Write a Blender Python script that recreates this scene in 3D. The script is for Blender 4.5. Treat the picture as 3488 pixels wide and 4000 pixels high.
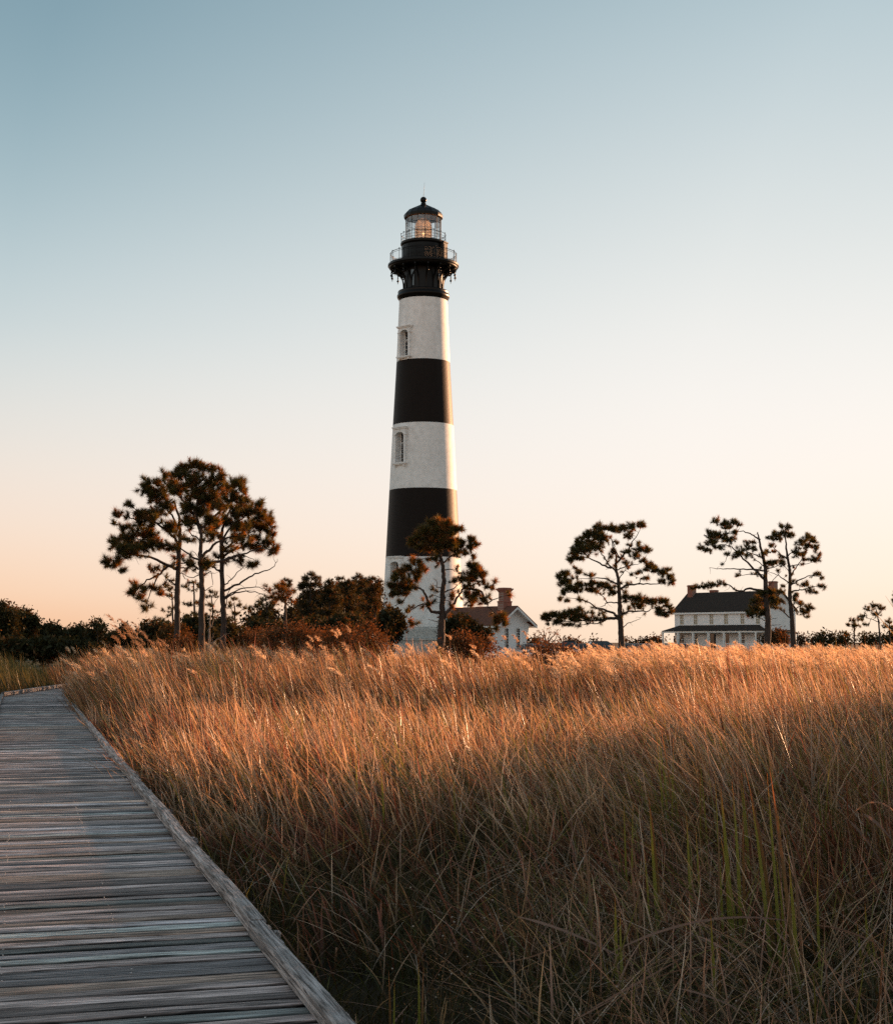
import bpy, bmesh, math, random
import numpy as np
from mathutils import Vector, Matrix
R = math.radians
random.seed(7); rng = np.random.default_rng(7)
for o in list(bpy.data.objects): bpy.data.objects.remove(o)
SC = bpy.context.scene; COL = SC.collection

# ------------------------------------------------------------------ camera
FPX = 6000.0; HZ = 2508.0; PITCH = math.atan((HZ-2000)/6000); CAMZ = 2.05
cam = bpy.data.cameras.new('camera'); cam.sensor_fit = 'VERTICAL'; cam.sensor_height = 36; cam.sensor_width = 36*3488/4000
cam.lens = 54.0; cam.clip_start = 0.1; cam.clip_end = 6000
co = bpy.data.objects.new('camera', cam); COL.objects.link(co)
co.location = (0, 0, CAMZ); co.rotation_euler = (math.pi/2 + PITCH, 0, 0); SC.camera = co

# ------------------------------------------------------------------ sky, sun, exposure
SUN_EL = R(6.5); SUN_AZ = R(47.0)          # azimuth to the right of the viewing direction
SUNV = Vector((math.sin(SUN_AZ)*math.cos(SUN_EL), math.cos(SUN_AZ)*math.cos(SUN_EL), math.sin(SUN_EL)))
w = bpy.data.worlds.new('World'); SC.world = w; w.use_nodes = True
nt = w.node_tree; nt.nodes.clear(); N = nt.nodes; L = nt.links
out = N.new('ShaderNodeOutputWorld'); bg = N.new('ShaderNodeBackground'); L.new(bg.outputs[0], out.inputs[0])
sky = N.new('ShaderNodeTexSky'); sky.sky_type = 'NISHITA'; sky.sun_disc = False
sky.sun_elevation = SUN_EL; sky.sun_rotation = SUN_AZ; sky.dust_density = 1.5; sky.ozone_density = 2.0
tc = N.new('ShaderNodeTexCoord'); sep = N.new('ShaderNodeSeparateXYZ'); L.new(tc.outputs['Generated'], sep.inputs[0])
def srgb(c): return tuple(((v/255/12.92) if v/255 <= .04045 else ((v/255+.055)/1.055)**2.4) for v in c)
def wramp(stops):
    r = N.new('ShaderNodeValToRGB'); e = r.color_ramp.elements; r.color_ramp.interpolation = 'B_SPLINE'
    while len(e) < len(stops): e.new(0.5)
    for k, (p, c) in enumerate(stops): e[k].position = p; e[k].color = (*srgb(c), 1)
    L.new(sep.outputs['Z'], r.inputs[0]); return r
ra = wramp([(0.0, (246, 184, 140)), (0.03, (252, 214, 182)), (0.075, (249, 227, 210)), (0.13, (236, 230, 222)), (0.20, (205, 217, 219)), (0.29, (162, 186, 194)), (0.38, (130, 160, 173)), (0.48, (116, 146, 160)), (0.7, (122, 138, 148)), (1.0, (118, 128, 140))])
rb = wramp([(0.0, (255, 226, 198)), (0.04, (255, 238, 222)), (0.10, (254, 244, 236)), (0.17, (248, 244, 239)), (0.25, (226, 230, 228)), (0.33, (202, 214, 217)), (0.42, (172, 194, 202)), (0.52, (140, 162, 175)), (0.7, (125, 140, 150)), (1.0, (118, 128, 140))])
dt = N.new('ShaderNodeVectorMath'); dt.operation = 'DOT_PRODUCT'; L.new(tc.outputs['Generated'], dt.inputs[0]); dt.inputs[1].default_value = (math.sin(SUN_AZ), math.cos(SUN_AZ), 0)
mr = N.new('ShaderNodeMapRange'); L.new(dt.outputs['Value'], mr.inputs[0]); mr.inputs[1].default_value = .44; mr.inputs[2].default_value = .78
mx = N.new('ShaderNodeMix'); mx.data_type = 'RGBA'; L.new(mr.outputs[0], mx.inputs[0]); L.new(ra.outputs[0], mx.inputs[6]); L.new(rb.outputs[0], mx.inputs[7])
sc1 = N.new('ShaderNodeVectorMath'); sc1.operation = 'SCALE'; L.new(sky.outputs[0], sc1.inputs[0]); sc1.inputs[3].default_value = 0.09
mx2 = N.new('ShaderNodeMix'); mx2.data_type = 'RGBA'; mx2.inputs[0].default_value = 0.12
L.new(mx.outputs[2], mx2.inputs[6]); L.new(sc1.outputs[0], mx2.inputs[7])
# unseen sky opposite the sun, brightened as soft fill for everything facing us
mr3 = N.new('ShaderNodeMapRange'); L.new(dt.outputs['Value'], mr3.inputs[0]); mr3.inputs[1].default_value = .35; mr3.inputs[2].default_value = -.75
mx3 = N.new('ShaderNodeMix'); mx3.data_type = 'RGBA'; L.new(mr3.outputs[0], mx3.inputs[0]); mx3.inputs[6].default_value = (1, 1, 1, 1); mx3.inputs[7].default_value = (1.58, 1.52, 1.47, 1)
mx4 = N.new('ShaderNodeMix'); mx4.data_type = 'RGBA'; mx4.blend_type = 'MULTIPLY'; mx4.inputs[0].default_value = 1; L.new(mx2.outputs[2], mx4.inputs[6]); L.new(mx3.outputs[2], mx4.inputs[7])
L.new(mx4.outputs[2], bg.inputs[0]); bg.inputs[1].default_value = 0.475
sd = bpy.data.lights.new('sun', 'SUN'); sd.energy = 5.0; sd.angle = R(0.6); sd.color = (1.0, 0.535, 0.28)
so = bpy.data.objects.new('sun', sd); COL.objects.link(so); so.location = (60, 60, 40)
so.rotation_euler = SUNV.to_track_quat('Z', 'Y').to_euler()
SC.view_settings.view_transform = 'Standard'; SC.view_settings.look = 'None'; SC.view_settings.exposure = 1.2; SC.view_settings.gamma = 1.0
SC.render.engine = 'CYCLES'; SC.cycles.use_denoising = False
SC.cycles.max_bounces = 8; SC.cycles.transparent_max_bounces = 24; SC.cycles.diffuse_bounces = 3
SC.cycles.sample_clamp_indirect = 0.6; SC.cycles.caustics_reflective = False; SC.cycles.caustics_refractive = False; SC.cycles.blur_glossy = 1.0; SC.cycles.use_adaptive_sampling = False

# ------------------------------------------------------------------ helpers
def at(px, py, Y):
    """world point on the vertical plane at distance Y seen at photograph position (px, py)"""
    u = (px-1744)/FPX; v = (2000-py)/FPX
    cp, sp = math.cos(PITCH), math.sin(PITCH)
    dy = cp - v*sp; dz = sp + v*cp
    return Vector((u*Y/dy, Y, CAMZ + dz*Y/dy))
def mpx(py, Y):
    v = (2000-py)/FPX
    return Y/(math.cos(PITCH)-v*math.sin(PITCH))/FPX

def tag(o, label=None, cat=None, group=None, kind=None):
    if label: o['label'] = label
    if cat: o['category'] = cat
    if group: o['group'] = group
    if kind: o['kind'] = kind
    return o
def empty(name, loc=(0, 0, 0), rz=0.0):
    o = bpy.data.objects.new(name, None); COL.objects.link(o); o.location = loc; o.rotation_euler = (0, 0, rz); o.empty_display_size = .3
    return o

class MB:
    """collects vertices and faces; builds one mesh object"""
    def __init__(s): s.v = []; s.f = []; s.n = 0; s.c = []
    def add(s, v, f, c=None):
        v = np.asarray(v, float).reshape(-1, 3); s.v.append(v)
        for q in f: s.f.append(tuple(i+s.n for i in q))
        s.n += len(v)
        s.c.append(np.tile(np.array(c if c is not None else (1, 1, 1)), (len(v), 1)))
    def box(s, x0, x1, y0, y1, z0, z1, M=None, c=None):
        v = np.array([(x, y, z) for z in (z0, z1) for y in (y0, y1) for x in (x0, x1)], float)
        if M is not None: v = np.array([M @ Vector(p) for p in v])
        s.add(v, [(0, 2, 3, 1), (4, 5, 7, 6), (0, 1, 5, 4), (2, 6, 7, 3), (0, 4, 6, 2), (1, 3, 7, 5)], c)
    def prism(s, poly, y0, y1, c=None):
        """polygon in x,z pushed along y"""
        n = len(poly); v = [(x, y0, z) for x, z in poly]+[(x, y1, z) for x, z in poly]
        s.add(v, [tuple(range(n)), tuple(range(2*n-1, n-1, -1))]+[(i, i+n, (i+1) % n+n, (i+1) % n) for i in range(n)], c)
    def lathe(s, prof, n=48, cx=0, cy=0, a0=0.0, cap=True, c=None):
        v = []; f = []
        for r, z in prof:
            for k in range(n):
                a = a0+2*math.pi*k/n; v.append((cx+r*math.cos(a), cy+r*math.sin(a), z))
        for j in range(len(prof)-1):
            for k in range(n):
                f.append((j*n+k, j*n+(k+1) % n, (j+1)*n+(k+1) % n, (j+1)*n+k))
        if cap:
            f.append(tuple(range(n-1, -1, -1))); f.append(tuple((len(prof)-1)*n+k for k in range(n)))
        s.add(v, f, c)
    def tube(s, pts, rad, n=6, c=None, cap=True):
        pts = [Vector(p) for p in pts]
        if not hasattr(rad, '__len__'): rad = [rad]*len(pts)
        v = []; f = []; ref = None
        for i, p in enumerate(pts):
            t = (pts[min(i+1, len(pts)-1)]-pts[max(i-1, 0)])
            if t.length < 1e-9: t = Vector((0, 0, 1))
            t.normalize()
            if ref is None:
                ref = t.cross(Vector((0.31, 0.95, 0.07)))
                if ref.length < .1: ref = t.cross(Vector((1, 0, 0)))
            ref = (ref-t*ref.dot(t))
            if ref.length < 1e-6: ref = t.orthogonal()
            ref.normalize(); b = t.cross(ref)
            for k in range(n):
                a = 2*math.pi*k/n; v.append(tuple(p+(ref*math.cos(a)+b*math.sin(a))*rad[i]))
        for j in range(len(pts)-1):
            for k in range(n): f.append((j*n+k, j*n+(k+1) % n, (j+1)*n+(k+1) % n, (j+1)*n+k))
        if cap: f.append(tuple(range(n-1, -1, -1))); f.append(tuple((len(pts)-1)*n+k for k in range(n)))
        s.add(v, f, c)
    def ring(s, r, z, rad, n=64, k=5, cx=0, cy=0):
        v = []; f = []
        for i in range(n):
            a = 2*math.pi*i/n
            for j in range(k):
                b = 2*math.pi*j/k; rr = r+rad*math.cos(b); v.append((cx+rr*math.cos(a), cy+rr*math.sin(a), z+rad*math.sin(b)))
        for i in range(n):
            for j in range(k): f.append((i*k+j, ((i+1) % n)*k+j, ((i+1) % n)*k+(j+1) % k, i*k+(j+1) % k))
        s.add(v, f)
    def build(s, name, mat, parent=None, smooth=False, col=False):
        me = bpy.data.meshes.new(name); V = np.concatenate(s.v)
        me.from_pydata(V.tolist(), [], s.f)
        if smooth: me.shade_smooth()
        if col:
            a = me.attributes.new('Col', 'FLOAT_COLOR', 'POINT'); C = np.concatenate(s.c)
            a.data.foreach_set('color', np.hstack([C, np.ones((len(C), 1))]).astype(np.float32).ravel())
        me.materials.append(mat); me.update()
        o = bpy.data.objects.new(name, me); COL.objects.link(o)
        if parent: o.parent = parent
        return o

def raw_mesh(name, V, F, C, mat, parent=None):
    """fast mesh from numpy arrays; F is (m,3) or (m,4)"""
    me = bpy.data.meshes.new(name); k = F.shape[1]
    me.vertices.add(len(V)); me.vertices.foreach_set('co', V.astype(np.float32).ravel())
    me.loops.add(F.size); me.loops.foreach_set('vertex_index', F.astype(np.int32).ravel())
    me.polygons.add(len(F)); me.polygons.foreach_set('loop_start', np.arange(0, F.size, k, dtype=np.int32))
    try: me.polygons.foreach_set('loop_total', np.full(len(F), k, dtype=np.int32))
    except Exception: pass
    me.update(calc_edges=True)
    if C is not None:
        a = me.attributes.new('Col', 'FLOAT_COLOR', 'POINT')
        a.data.foreach_set('color', np.hstack([C, np.ones((len(C), 1))]).astype(np.float32).ravel())
    me.materials.append(mat)
    o = bpy.data.objects.new(name, me); COL.objects.link(o)
    if parent: o.parent = parent
    return o

# ------------------------------------------------------------------ materials
def newmat(name):
    m = bpy.data.materials.new(name); m.use_nodes = True; t = m.node_tree
    b = t.nodes['Principled BSDF']; return m, t, b
def noise_col(t, c1, c2, scale, detail=6, rough=.6, src='Object', stretch=None, p0=.35, p1=.65):
    tc = t.nodes.new('ShaderNodeTexCoord'); v = tc.outputs[src]
    if stretch:
        mp = t.nodes.new('ShaderNodeMapping'); mp.inputs['Scale'].default_value = stretch; t.links.new(v, mp.inputs[0]); v = mp.outputs[0]
    n = t.nodes.new('ShaderNodeTexNoise'); n.inputs['Scale'].default_value = scale; n.inputs['Detail'].default_value = detail; n.inputs['Roughness'].default_value = rough
    t.links.new(v, n.inputs['Vector'])
    r = t.nodes.new('ShaderNodeValToRGB'); e = r.color_ramp.elements; e[0].position = p0; e[1].position = p1; e[0].color = (*c1, 1); e[1].color = (*c2, 1)
    t.links.new(n.outputs['Fac'], r.inputs[0]); return r, n
def simple(name, c, rough=.6, metal=0.0, var=.15, scale=3.0, bump=0.0, spec=.5, src='Object', stretch=None):
    m, t, b = newmat(name)
    c1 = tuple(x*(1-var) for x in c); c2 = tuple(min(1, x*(1+var)) for x in c)
    r, n = noise_col(t, c1, c2, scale, src=src, stretch=stretch); t.links.new(r.outputs[0], b.inputs['Base Color'])
    b.inputs['Roughness'].default_value = rough; b.inputs['Metallic'].default_value = metal; b.inputs['Specular IOR Level'].default_value = spec
    if bump:
        bp = t.nodes.new('ShaderNodeBump'); bp.inputs['Strength'].default_value = bump; bp.inputs['Distance'].default_value = .05
        n2 = t.nodes.new('ShaderNodeTexNoise'); n2.inputs['Scale'].default_value = scale*6; n2.inputs['Detail'].default_value = 4
        tc = t.nodes.new('ShaderNodeTexCoord'); t.links.new(tc.outputs[src], n2.inputs['Vector'])
        t.links.new(n2.outputs['Fac'], bp.inputs['Height']); t.links.new(bp.outputs[0], b.inputs['Normal'])
    return m
def leafmat(name, trans=.35, gloss=.06, rough=.5, mult=(1, 1, 1), tmult=(1.25, 1.0, .6)):
    """thin leaf: diffuse + light passing through + a little gloss, coloured per blade"""
    m = bpy.data.materials.new(name); m.use_nodes = True; t = m.node_tree; t.nodes.clear()
    o = t.nodes.new('ShaderNodeOutputMaterial'); at_ = t.nodes.new('ShaderNodeAttribute'); at_.attribute_name = 'Col'
    d = t.nodes.new('ShaderNodeBsdfDiffuse'); tr = t.nodes.new('ShaderNodeBsdfTranslucent'); g = t.nodes.new('ShaderNodeBsdfGlossy')
    m1 = t.nodes.new('ShaderNodeMixShader'); m2 = t.nodes.new('ShaderNodeMixShader'); m1.inputs[0].default_value = trans; m2.inputs[0].default_value = gloss
    vm = t.nodes.new('ShaderNodeVectorMath'); vm.operation = 'MULTIPLY'; vm.inputs[1].default_value = mult
    vt = t.nodes.new('ShaderNodeVectorMath'); vt.operation = 'MULTIPLY'; vt.inputs[1].default_value = tmult
    t.links.new(at_.outputs['Color'], vm.inputs[0]); t.links.new(at_.outputs['Color'], vt.inputs[0])
    t.links.new(vm.outputs[0], d.inputs[0]); t.links.new(vt.outputs[0], tr.inputs[0]); g.inputs['Roughness'].default_value = rough; g.inputs[0].default_value = (.7, .7, .7, 1)
    t.links.new(d.outputs[0], m1.inputs[1]); t.links.new(tr.outputs[0], m1.inputs[2]); t.links.new(m1.outputs[0], m2.inputs[1]); t.links.new(g.outputs[0], m2.inputs[2])
    t.links.new(m2.outputs[0], o.inputs[0]); return m

M = {}
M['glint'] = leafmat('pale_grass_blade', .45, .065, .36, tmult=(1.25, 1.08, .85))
M['grass'] = leafmat('grass_blade', .42, .02, .4, tmult=(1.28, 1.05, .80))
M['plume'] = leafmat('reed_plume', .5, .02, .6, tmult=(1.3, 1.1, .85))
M['needle'] = leafmat('pine_needle', .45, .03, .4, tmult=(2.0, 1.2, .4))
M['leaf'] = leafmat('shrub_leaf', .30, .012, .5, tmult=(1.8, 1.1, .5))
M['bark'] = simple('pine_bark', (.055, .036, .027), .9, var=.5, scale=9, bump=.8, stretch=(1, 1, .3))
M['dead'] = simple('dead_wood', (.22, .16, .12), .9, var=.3, scale=12, bump=.5)
M['white'] = None
def towermat(name, c, rough, spec, stain, bump=.13):
    m, t, b = newmat(name)
    r1, n1 = noise_col(t, tuple(x*(1-stain) for x in c), c, .35, detail=8, rough=.7, stretch=(1, 1, .5), p0=.3, p1=.6)
    r2, n2 = noise_col(t, (.86, .86, .85), (1, 1, 1), 2.0, detail=4, rough=.6, p0=.35, p1=.6)
    mu = t.nodes.new('ShaderNodeMix'); mu.data_type = 'RGBA'; mu.blend_type = 'MULTIPLY'; mu.inputs[0].default_value = 1
    t.links.new(r1.outputs[0], mu.inputs[6]); t.links.new(r2.outputs[0], mu.inputs[7]); t.links.new(mu.outputs[2], b.inputs['Base Color'])
    b.inputs['Roughness'].default_value = rough; b.inputs['Specular IOR Level'].default_value = spec
    tc = t.nodes.new('ShaderNodeTexCoord')
    wv = t.nodes.new('ShaderNodeTexWave'); wv.wave_type = 'BANDS'; wv.bands_direction = 'Z'; wv.inputs['Scale'].default_value = 2.2; wv.inputs['Distortion'].default_value = 1.5; wv.inputs['Detail'].default_value = 2
    nz = t.nodes.new('ShaderNodeTexNoise'); nz.inputs['Scale'].default_value = 4; nz.inputs['Detail'].default_value = 7
    t.links.new(tc.outputs['Object'], wv.inputs[0]); t.links.new(tc.outputs['Object'], nz.inputs['Vector'])
    ad = t.nodes.new('ShaderNodeMath'); ad.operation = 'MULTIPLY_ADD'; t.links.new(nz.outputs['Fac'], ad.inputs[0]); ad.inputs[1].default_value = 1.5; t.links.new(wv.outputs['Fac'], ad.inputs[2])
    bp = t.nodes.new('ShaderNodeBump'); bp.inputs['Strength'].default_value = bump; bp.inputs['Distance'].default_value = .03
    t.links.new(ad.outputs[0], bp.inputs['Height']); t.links.new(bp.outputs[0], b.inputs['Normal'])
    return m
M['white'] = towermat('white_masonry_paint', (.84, .83, .81), .65, .35, .17)
M['black'] = towermat('black_masonry_paint', (.0135, .0102, .0088), .5, .09, .2, .25)
[n for n in M['black'].node_tree.nodes if n.type == 'BSDF_PRINCIPLED'][0].inputs['Specular Tint'].default_value = (1, .9, .85, 1)
M['iron'] = simple('black_iron', (.005, .0048, .0048), .34, 0.0, .3, 4, spec=.15)
M['granite'] = simple('granite', (.42, .41, .38), .85, 0, .25, 5, bump=.3)
M['whitewood'] = simple('white_painted_wood', (.72, .72, .70), .55, 0, .08, 5)
M['darkglass'] = simple('dark_window_glass', (.02, .022, .025), .08, 0, .1, 2, spec=.8)
M['blind'] = simple('tan_window_blind', (.42, .35, .24), .7, 0, .12, 8)
M['slate'] = simple('dark_shingle', (.042, .034, .029), .95, 0, .45, 6, bump=.5, stretch=(1, 1, 3), spec=.08)
M['redroof'] = simple('brown_red_shingle', (.14, .066, .046), .9, 0, .35, 6, bump=.4, stretch=(1, 1, 3), spec=.1)
def brickmat():
    m, t, b = newmat('red_brick'); tc = t.nodes.new('ShaderNodeTexCoord'); bk = t.nodes.new('ShaderNodeTexBrick')
    mp = t.nodes.new('ShaderNodeMapping'); mp.inputs['Rotation'].default_value = (R(90), 0, 0); t.links.new(tc.outputs['Object'], mp.inputs[0]); t.links.new(mp.outputs[0], bk.inputs[0])
    bk.inputs['Color1'].default_value = (.20, .058, .034, 1); bk.inputs['Color2'].default_value = (.27, .085, .05, 1); bk.inputs['Mortar'].default_value = (.3, .22, .18, 1); bk.inputs['Scale'].default_value = 3.0; bk.inputs['Mortar Size'].default_value = .015
    t.links.new(bk.outputs[0], b.inputs['Base Color']); b.inputs['Roughness'].default_value = .9; return m
M['brick'] = brickmat()

def glassmat(name, tint=(1, 1, 1), gl=.18, rough=.03):
    m = bpy.data.materials.new(name); m.use_nodes = True; t = m.node_tree; t.nodes.clear()
    o = t.nodes.new('ShaderNodeOutputMaterial'); tr = t.nodes.new('ShaderNodeBsdfTransparent'); g = t.nodes.new('ShaderNodeBsdfGlossy'); mi = t.nodes.new('ShaderNodeMixShader')
    lw = t.nodes.new('ShaderNodeLayerWeight'); lw.inputs[0].default_value = .35; ml = t.nodes.new('ShaderNodeMath'); ml.operation = 'MULTIPLY_ADD'; ml.inputs[1].default_value = .6; ml.inputs[2].default_value = gl*.5
    t.links.new(lw.outputs['Fresnel'], ml.inputs[0]); t.links.new(ml.outputs[0], mi.inputs[0])
    tr.inputs[0].default_value = (*tint, 1); g.inputs['Roughness'].default_value = rough
    t.links.new(tr.outputs[0], mi.inputs[1]); t.links.new(g.outputs[0], mi.inputs[2]); t.links.new(mi.outputs[0], o.inputs[0]); return m
M['glass'] = glassmat('lantern_glass', (.98, .98, .98), .20)
M['lens'] = glassmat('lens_prism_glass', (.86, .74, .58), .6, .12)
_t = M['lens'].node_tree; _o = [n for n in _t.nodes if n.type == 'OUTPUT_MATERIAL'][0]; _src = _o.inputs[0].links[0].from_socket
_tr = _t.nodes.new('ShaderNodeBsdfTranslucent'); _tr.inputs[0].default_value = (.95, .78, .60, 1); _mi = _t.nodes.new('ShaderNodeMixShader'); _mi.inputs[0].default_value = .5
_t.links.new(_src, _mi.inputs[1]); _t.links.new(_tr.outputs[0], _mi.inputs[2]); _t.links.new(_mi.outputs[0], _o.inputs[0])
M['brass'] = simple('brass', (.55, .33, .14), .35, .8, .2, 6)
M['ceil'] = simple('lantern_ceiling_paint', (.62, .48, .42), .6, 0, .15, 3)

def woodmat():
    m, t, b = newmat('weathered_plank'); n = t.nodes; l = t.links
    at_ = n.new('ShaderNodeAttribute'); at_.attribute_name = 'Col'
    uv = n.new('ShaderNodeAttribute'); uv.attribute_name = 'grain'
    mp = n.new('ShaderNodeMapping'); mp.inputs['Scale'].default_value = (1.9, 62, 1); l.new(uv.outputs['Vector'], mp.inputs[0])
    g1 = n.new('ShaderNodeTexNoise'); g1.inputs['Scale'].default_value = 1.0; g1.inputs['Detail'].default_value = 9; g1.inputs['Roughness'].default_value = .68; g1.inputs['Distortion'].default_value = .6; l.new(mp.outputs[0], g1.inputs['Vector'])
    r1 = n.new('ShaderNodeValToRGB'); e = r1.color_ramp.elements; e[0].position = .40; e[0].color = (.04, .034, .03, 1); e[1].position = .59; e[1].color = (2.1, 2.1, 2.12, 1); l.new(g1.outputs['Fac'], r1.inputs[0])
    mp2 = n.new('ShaderNodeMapping'); mp2.inputs['Scale'].default_value = (2.2, 13, 1); l.new(uv.outputs['Vector'], mp2.inputs[0])
    g2 = n.new('ShaderNodeTexNoise'); g2.inputs['Scale'].default_value = 1.0; g2.inputs['Detail'].default_value = 5; l.new(mp2.outputs[0], g2.inputs['Vector'])
    r2 = n.new('ShaderNodeValToRGB'); e = r2.color_ramp.elements; e[0].position = .33; e[0].color = (.52, .50, .50, 1); e[1].position = .66; e[1].color = (1.25, 1.25, 1.28, 1); l.new(g2.outputs['Fac'], r2.inputs[0])
    a = n.new('ShaderNodeMix'); a.data_type = 'RGBA'; a.blend_type = 'MULTIPLY'; a.inputs[0].default_value = .92; l.new(at_.outputs['Color'], a.inputs[6]); l.new(r1.outputs[0], a.inputs[7])
    c = n.new('ShaderNodeMix'); c.data_type = 'RGBA'; c.blend_type = 'MULTIPLY'; c.inputs[0].default_value = 1; l.new(a.outputs[2], c.inputs[6]); l.new(r2.outputs[0], c.inputs[7])
    l.new(c.outputs[2], b.inputs['Base Color']); b.inputs['Roughness'].default_value = .62; b.inputs['Specular IOR Level'].default_value = .22
    bp = n.new('ShaderNodeBump'); bp.inputs['Strength'].default_value = .8; bp.inputs['Distance'].default_value = .006; l.new(g1.outputs['Fac'], bp.inputs['Height']); l.new(bp.outputs[0], b.inputs['Normal'])
    return m
M['wood'] = woodmat()
M['screw'] = simple('screw_steel', (.6, .6, .6), .35, .9, .1, 5)

# ------------------------------------------------------------------ ground
def groundmat():
    m, t, b = newmat('marsh_ground')
    r, n = noise_col(t, (.012, .010, .006), (.045, .032, .018), .8, detail=10, rough=.7)
    t.links.new(r.outputs[0], b.inputs['Base Color']); b.inputs['Roughness'].default_value = 1; b.inputs['Specular IOR Level'].default_value = .1; return m
g = MB(); g.add([(-3000, -60, 0), (3000, -60, 0), (3000, 5000, 0), (-3000, 5000, 0)], [(0, 1, 2, 3)]); tag(g.build('ground', groundmat()), kind='structure')
lw = MB(); lz = .40; lw.add([(-160, 92, .004), (180, 92, .004), (-160, 108, lz), (180, 108, lz), (-190, 330, lz), (220, 330, lz), (-200, 380, .004), (230, 380, .004)], [(0, 1, 3, 2), (2, 3, 5, 4), (4, 5, 7, 6)])
tag(lw.build('lawn', simple('lawn', (.07, .065, .03), .95, 0, .4, 1.5, spec=.1)), kind='structure')
rd = MB(); rd.add([(2, 146, lz+.006), (60, 146, lz+.006), (60, 162, lz+.006), (2, 162, lz+.006)], [(0, 1, 2, 3)])
tag(rd.build('road', simple('asphalt', (.06, .06, .062), .9, 0, .2, 3)), kind='structure')

# ------------------------------------------------------------------ boardwalk
ZD = 0.40; TH = math.atan2(1657, 6000)
WD = Vector((-math.sin(TH), math.cos(TH), 0)); RD = Vector((math.cos(TH), math.sin(TH), 0))
def plank_set(frames, zoff=0.0):
    """frames: list of (origin, along-board dir, across dir, length, width, colour)"""
    V = []; F = []; C = []; G = []; n = 0
    for i, (o, a, c, Lb, wb, col) in enumerate(frames):
        na, nc = 22, 7
        sag = random.uniform(-.005, .006); tilt = random.uniform(-.004, .004); dz = random.uniform(-.003, .003); ph = random.uniform(0, 9)
        e1 = random.uniform(-.012, .012); gof = random.uniform(0, 50)
        idx = {}
        for k in range(na+1):
            u = k/na; wob = .0025*math.sin(u*7+ph)+.0018*math.sin(u*19+ph*2); wz = .0025*math.sin(u*5+ph*3)
            for j in range(nc+2):
                if j == 0: t, z = -.5, -.035
                elif j == nc+1: t, z = .5, -.035
                else:
                    t = (-.5, -.455, -.30, 0, .30, .455, .5)[j-1]; z = sag*(4*t*t-1)*-1 + tilt*t*2
                    if j in (1, nc): z -= .010
                    if j in (2, nc-1): z -= .003
                    z += random.uniform(-.0007, .0007)
                p = o+a*(u*Lb+e1)+c*(t*wb+wob)
                V.append((p.x, p.y, ZD+zoff+z+dz+wz)); G.append((u*Lb+gof, t*wb+i*.37, 0)); C.append(tuple(x*(.10 if j in (0, nc+1) else .22 if j in (1, nc) else 1.0) for x in col)); idx[k, j] = n; n += 1  # board edges coloured darker: grime, plus the shadow in the gaps
        for k in range(na):
            for j in range(nc+1): F.append((idx[k, j], idx[k+1, j], idx[k+1, j+1], idx[k, j+1]))
        for k in (0, na):
            q = [idx[k, j] for j in range(nc+2)]; F.append(tuple(q if k == 0 else q[::-1]))
    return V, F, C, G
def wood_obj(name, V, F, C, G, parent=None):
    me = bpy.data.meshes.new(name); me.from_pydata(V, [], F)
    a = me.attributes.new('Col', 'FLOAT_COLOR', 'POINT'); a.data.foreach_set('color', np.hstack([np.array(C), np.ones((len(C), 1))]).astype(np.float32).ravel())
    a = me.attributes.new('grain', 'FLOAT_VECTOR', 'POINT'); a.data.foreach_set('vector', np.array(G, dtype=np.float32).ravel())
    me.materials.append(M['wood']); me.update(); o = bpy.data.objects.new(name, me); COL.objects.link(o)
    if parent: o.parent = parent
    return o
def plank_col():
    b = random.choice([.10, .14, .18, .22, .28, .36, .46]); k = random.random()
    if k < .5: c = (b*1.24, b*.98, b*.88)
    elif k < .72: c = (b*1.10, b*.98, b*.95)
    elif k < .9: c = (b*1.35, b*.95, b*.72)
    else: c = (b*.95, b*.98, b*.90)
    return c
fr = []; s = 4.6; i = 0; skew = R(1.2); screws = MB()
a = (RD*math.cos(skew)+WD*math.sin(skew)).normalized(); c = (WD*math.cos(skew)-RD*math.sin(skew)).normalized()
while s < 48.6:
    wb = random.uniform(.136, .141)
    o = RD*-.58 + WD*s
    fr.append((o, a, c, 2.01, wb, plank_col()))
    if s < 17:
        for rr in (.52, 1.15):
            if random.random() < .45: continue
            for e in ((-.035, .035) if random.random() < .4 else (random.choice((-.035, .035)),)):
                p = o+a*(rr+random.uniform(-.012, .012))+c*e
                screws.lathe([(.0045, ZD+.002), (.0045, ZD+.0050), (.002, ZD+.0055)], 7, p.x, p.y)
    s += wb+random.uniform(.016, .024); i += 1
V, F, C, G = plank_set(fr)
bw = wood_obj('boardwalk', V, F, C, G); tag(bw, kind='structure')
so_ = screws.build('screw_heads', M['screw'], bw)
H2 = R(3); W2 = Vector((-math.sin(H2), math.cos(H2), 0)); R2 = Vector((math.cos(H2), math.sin(H2), 0))
cornerL = WD*49.2+RD*-.48; fr = []; s = -.3
while s < 15:
    fr.append((cornerL+W2*s-R2*.08, R2, W2, 2.0, .139, plank_col())); s += .145
V, F, C, G = plank_set(fr, -.012); wood_obj('deck_bend', V, F, C, G, bw)
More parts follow.
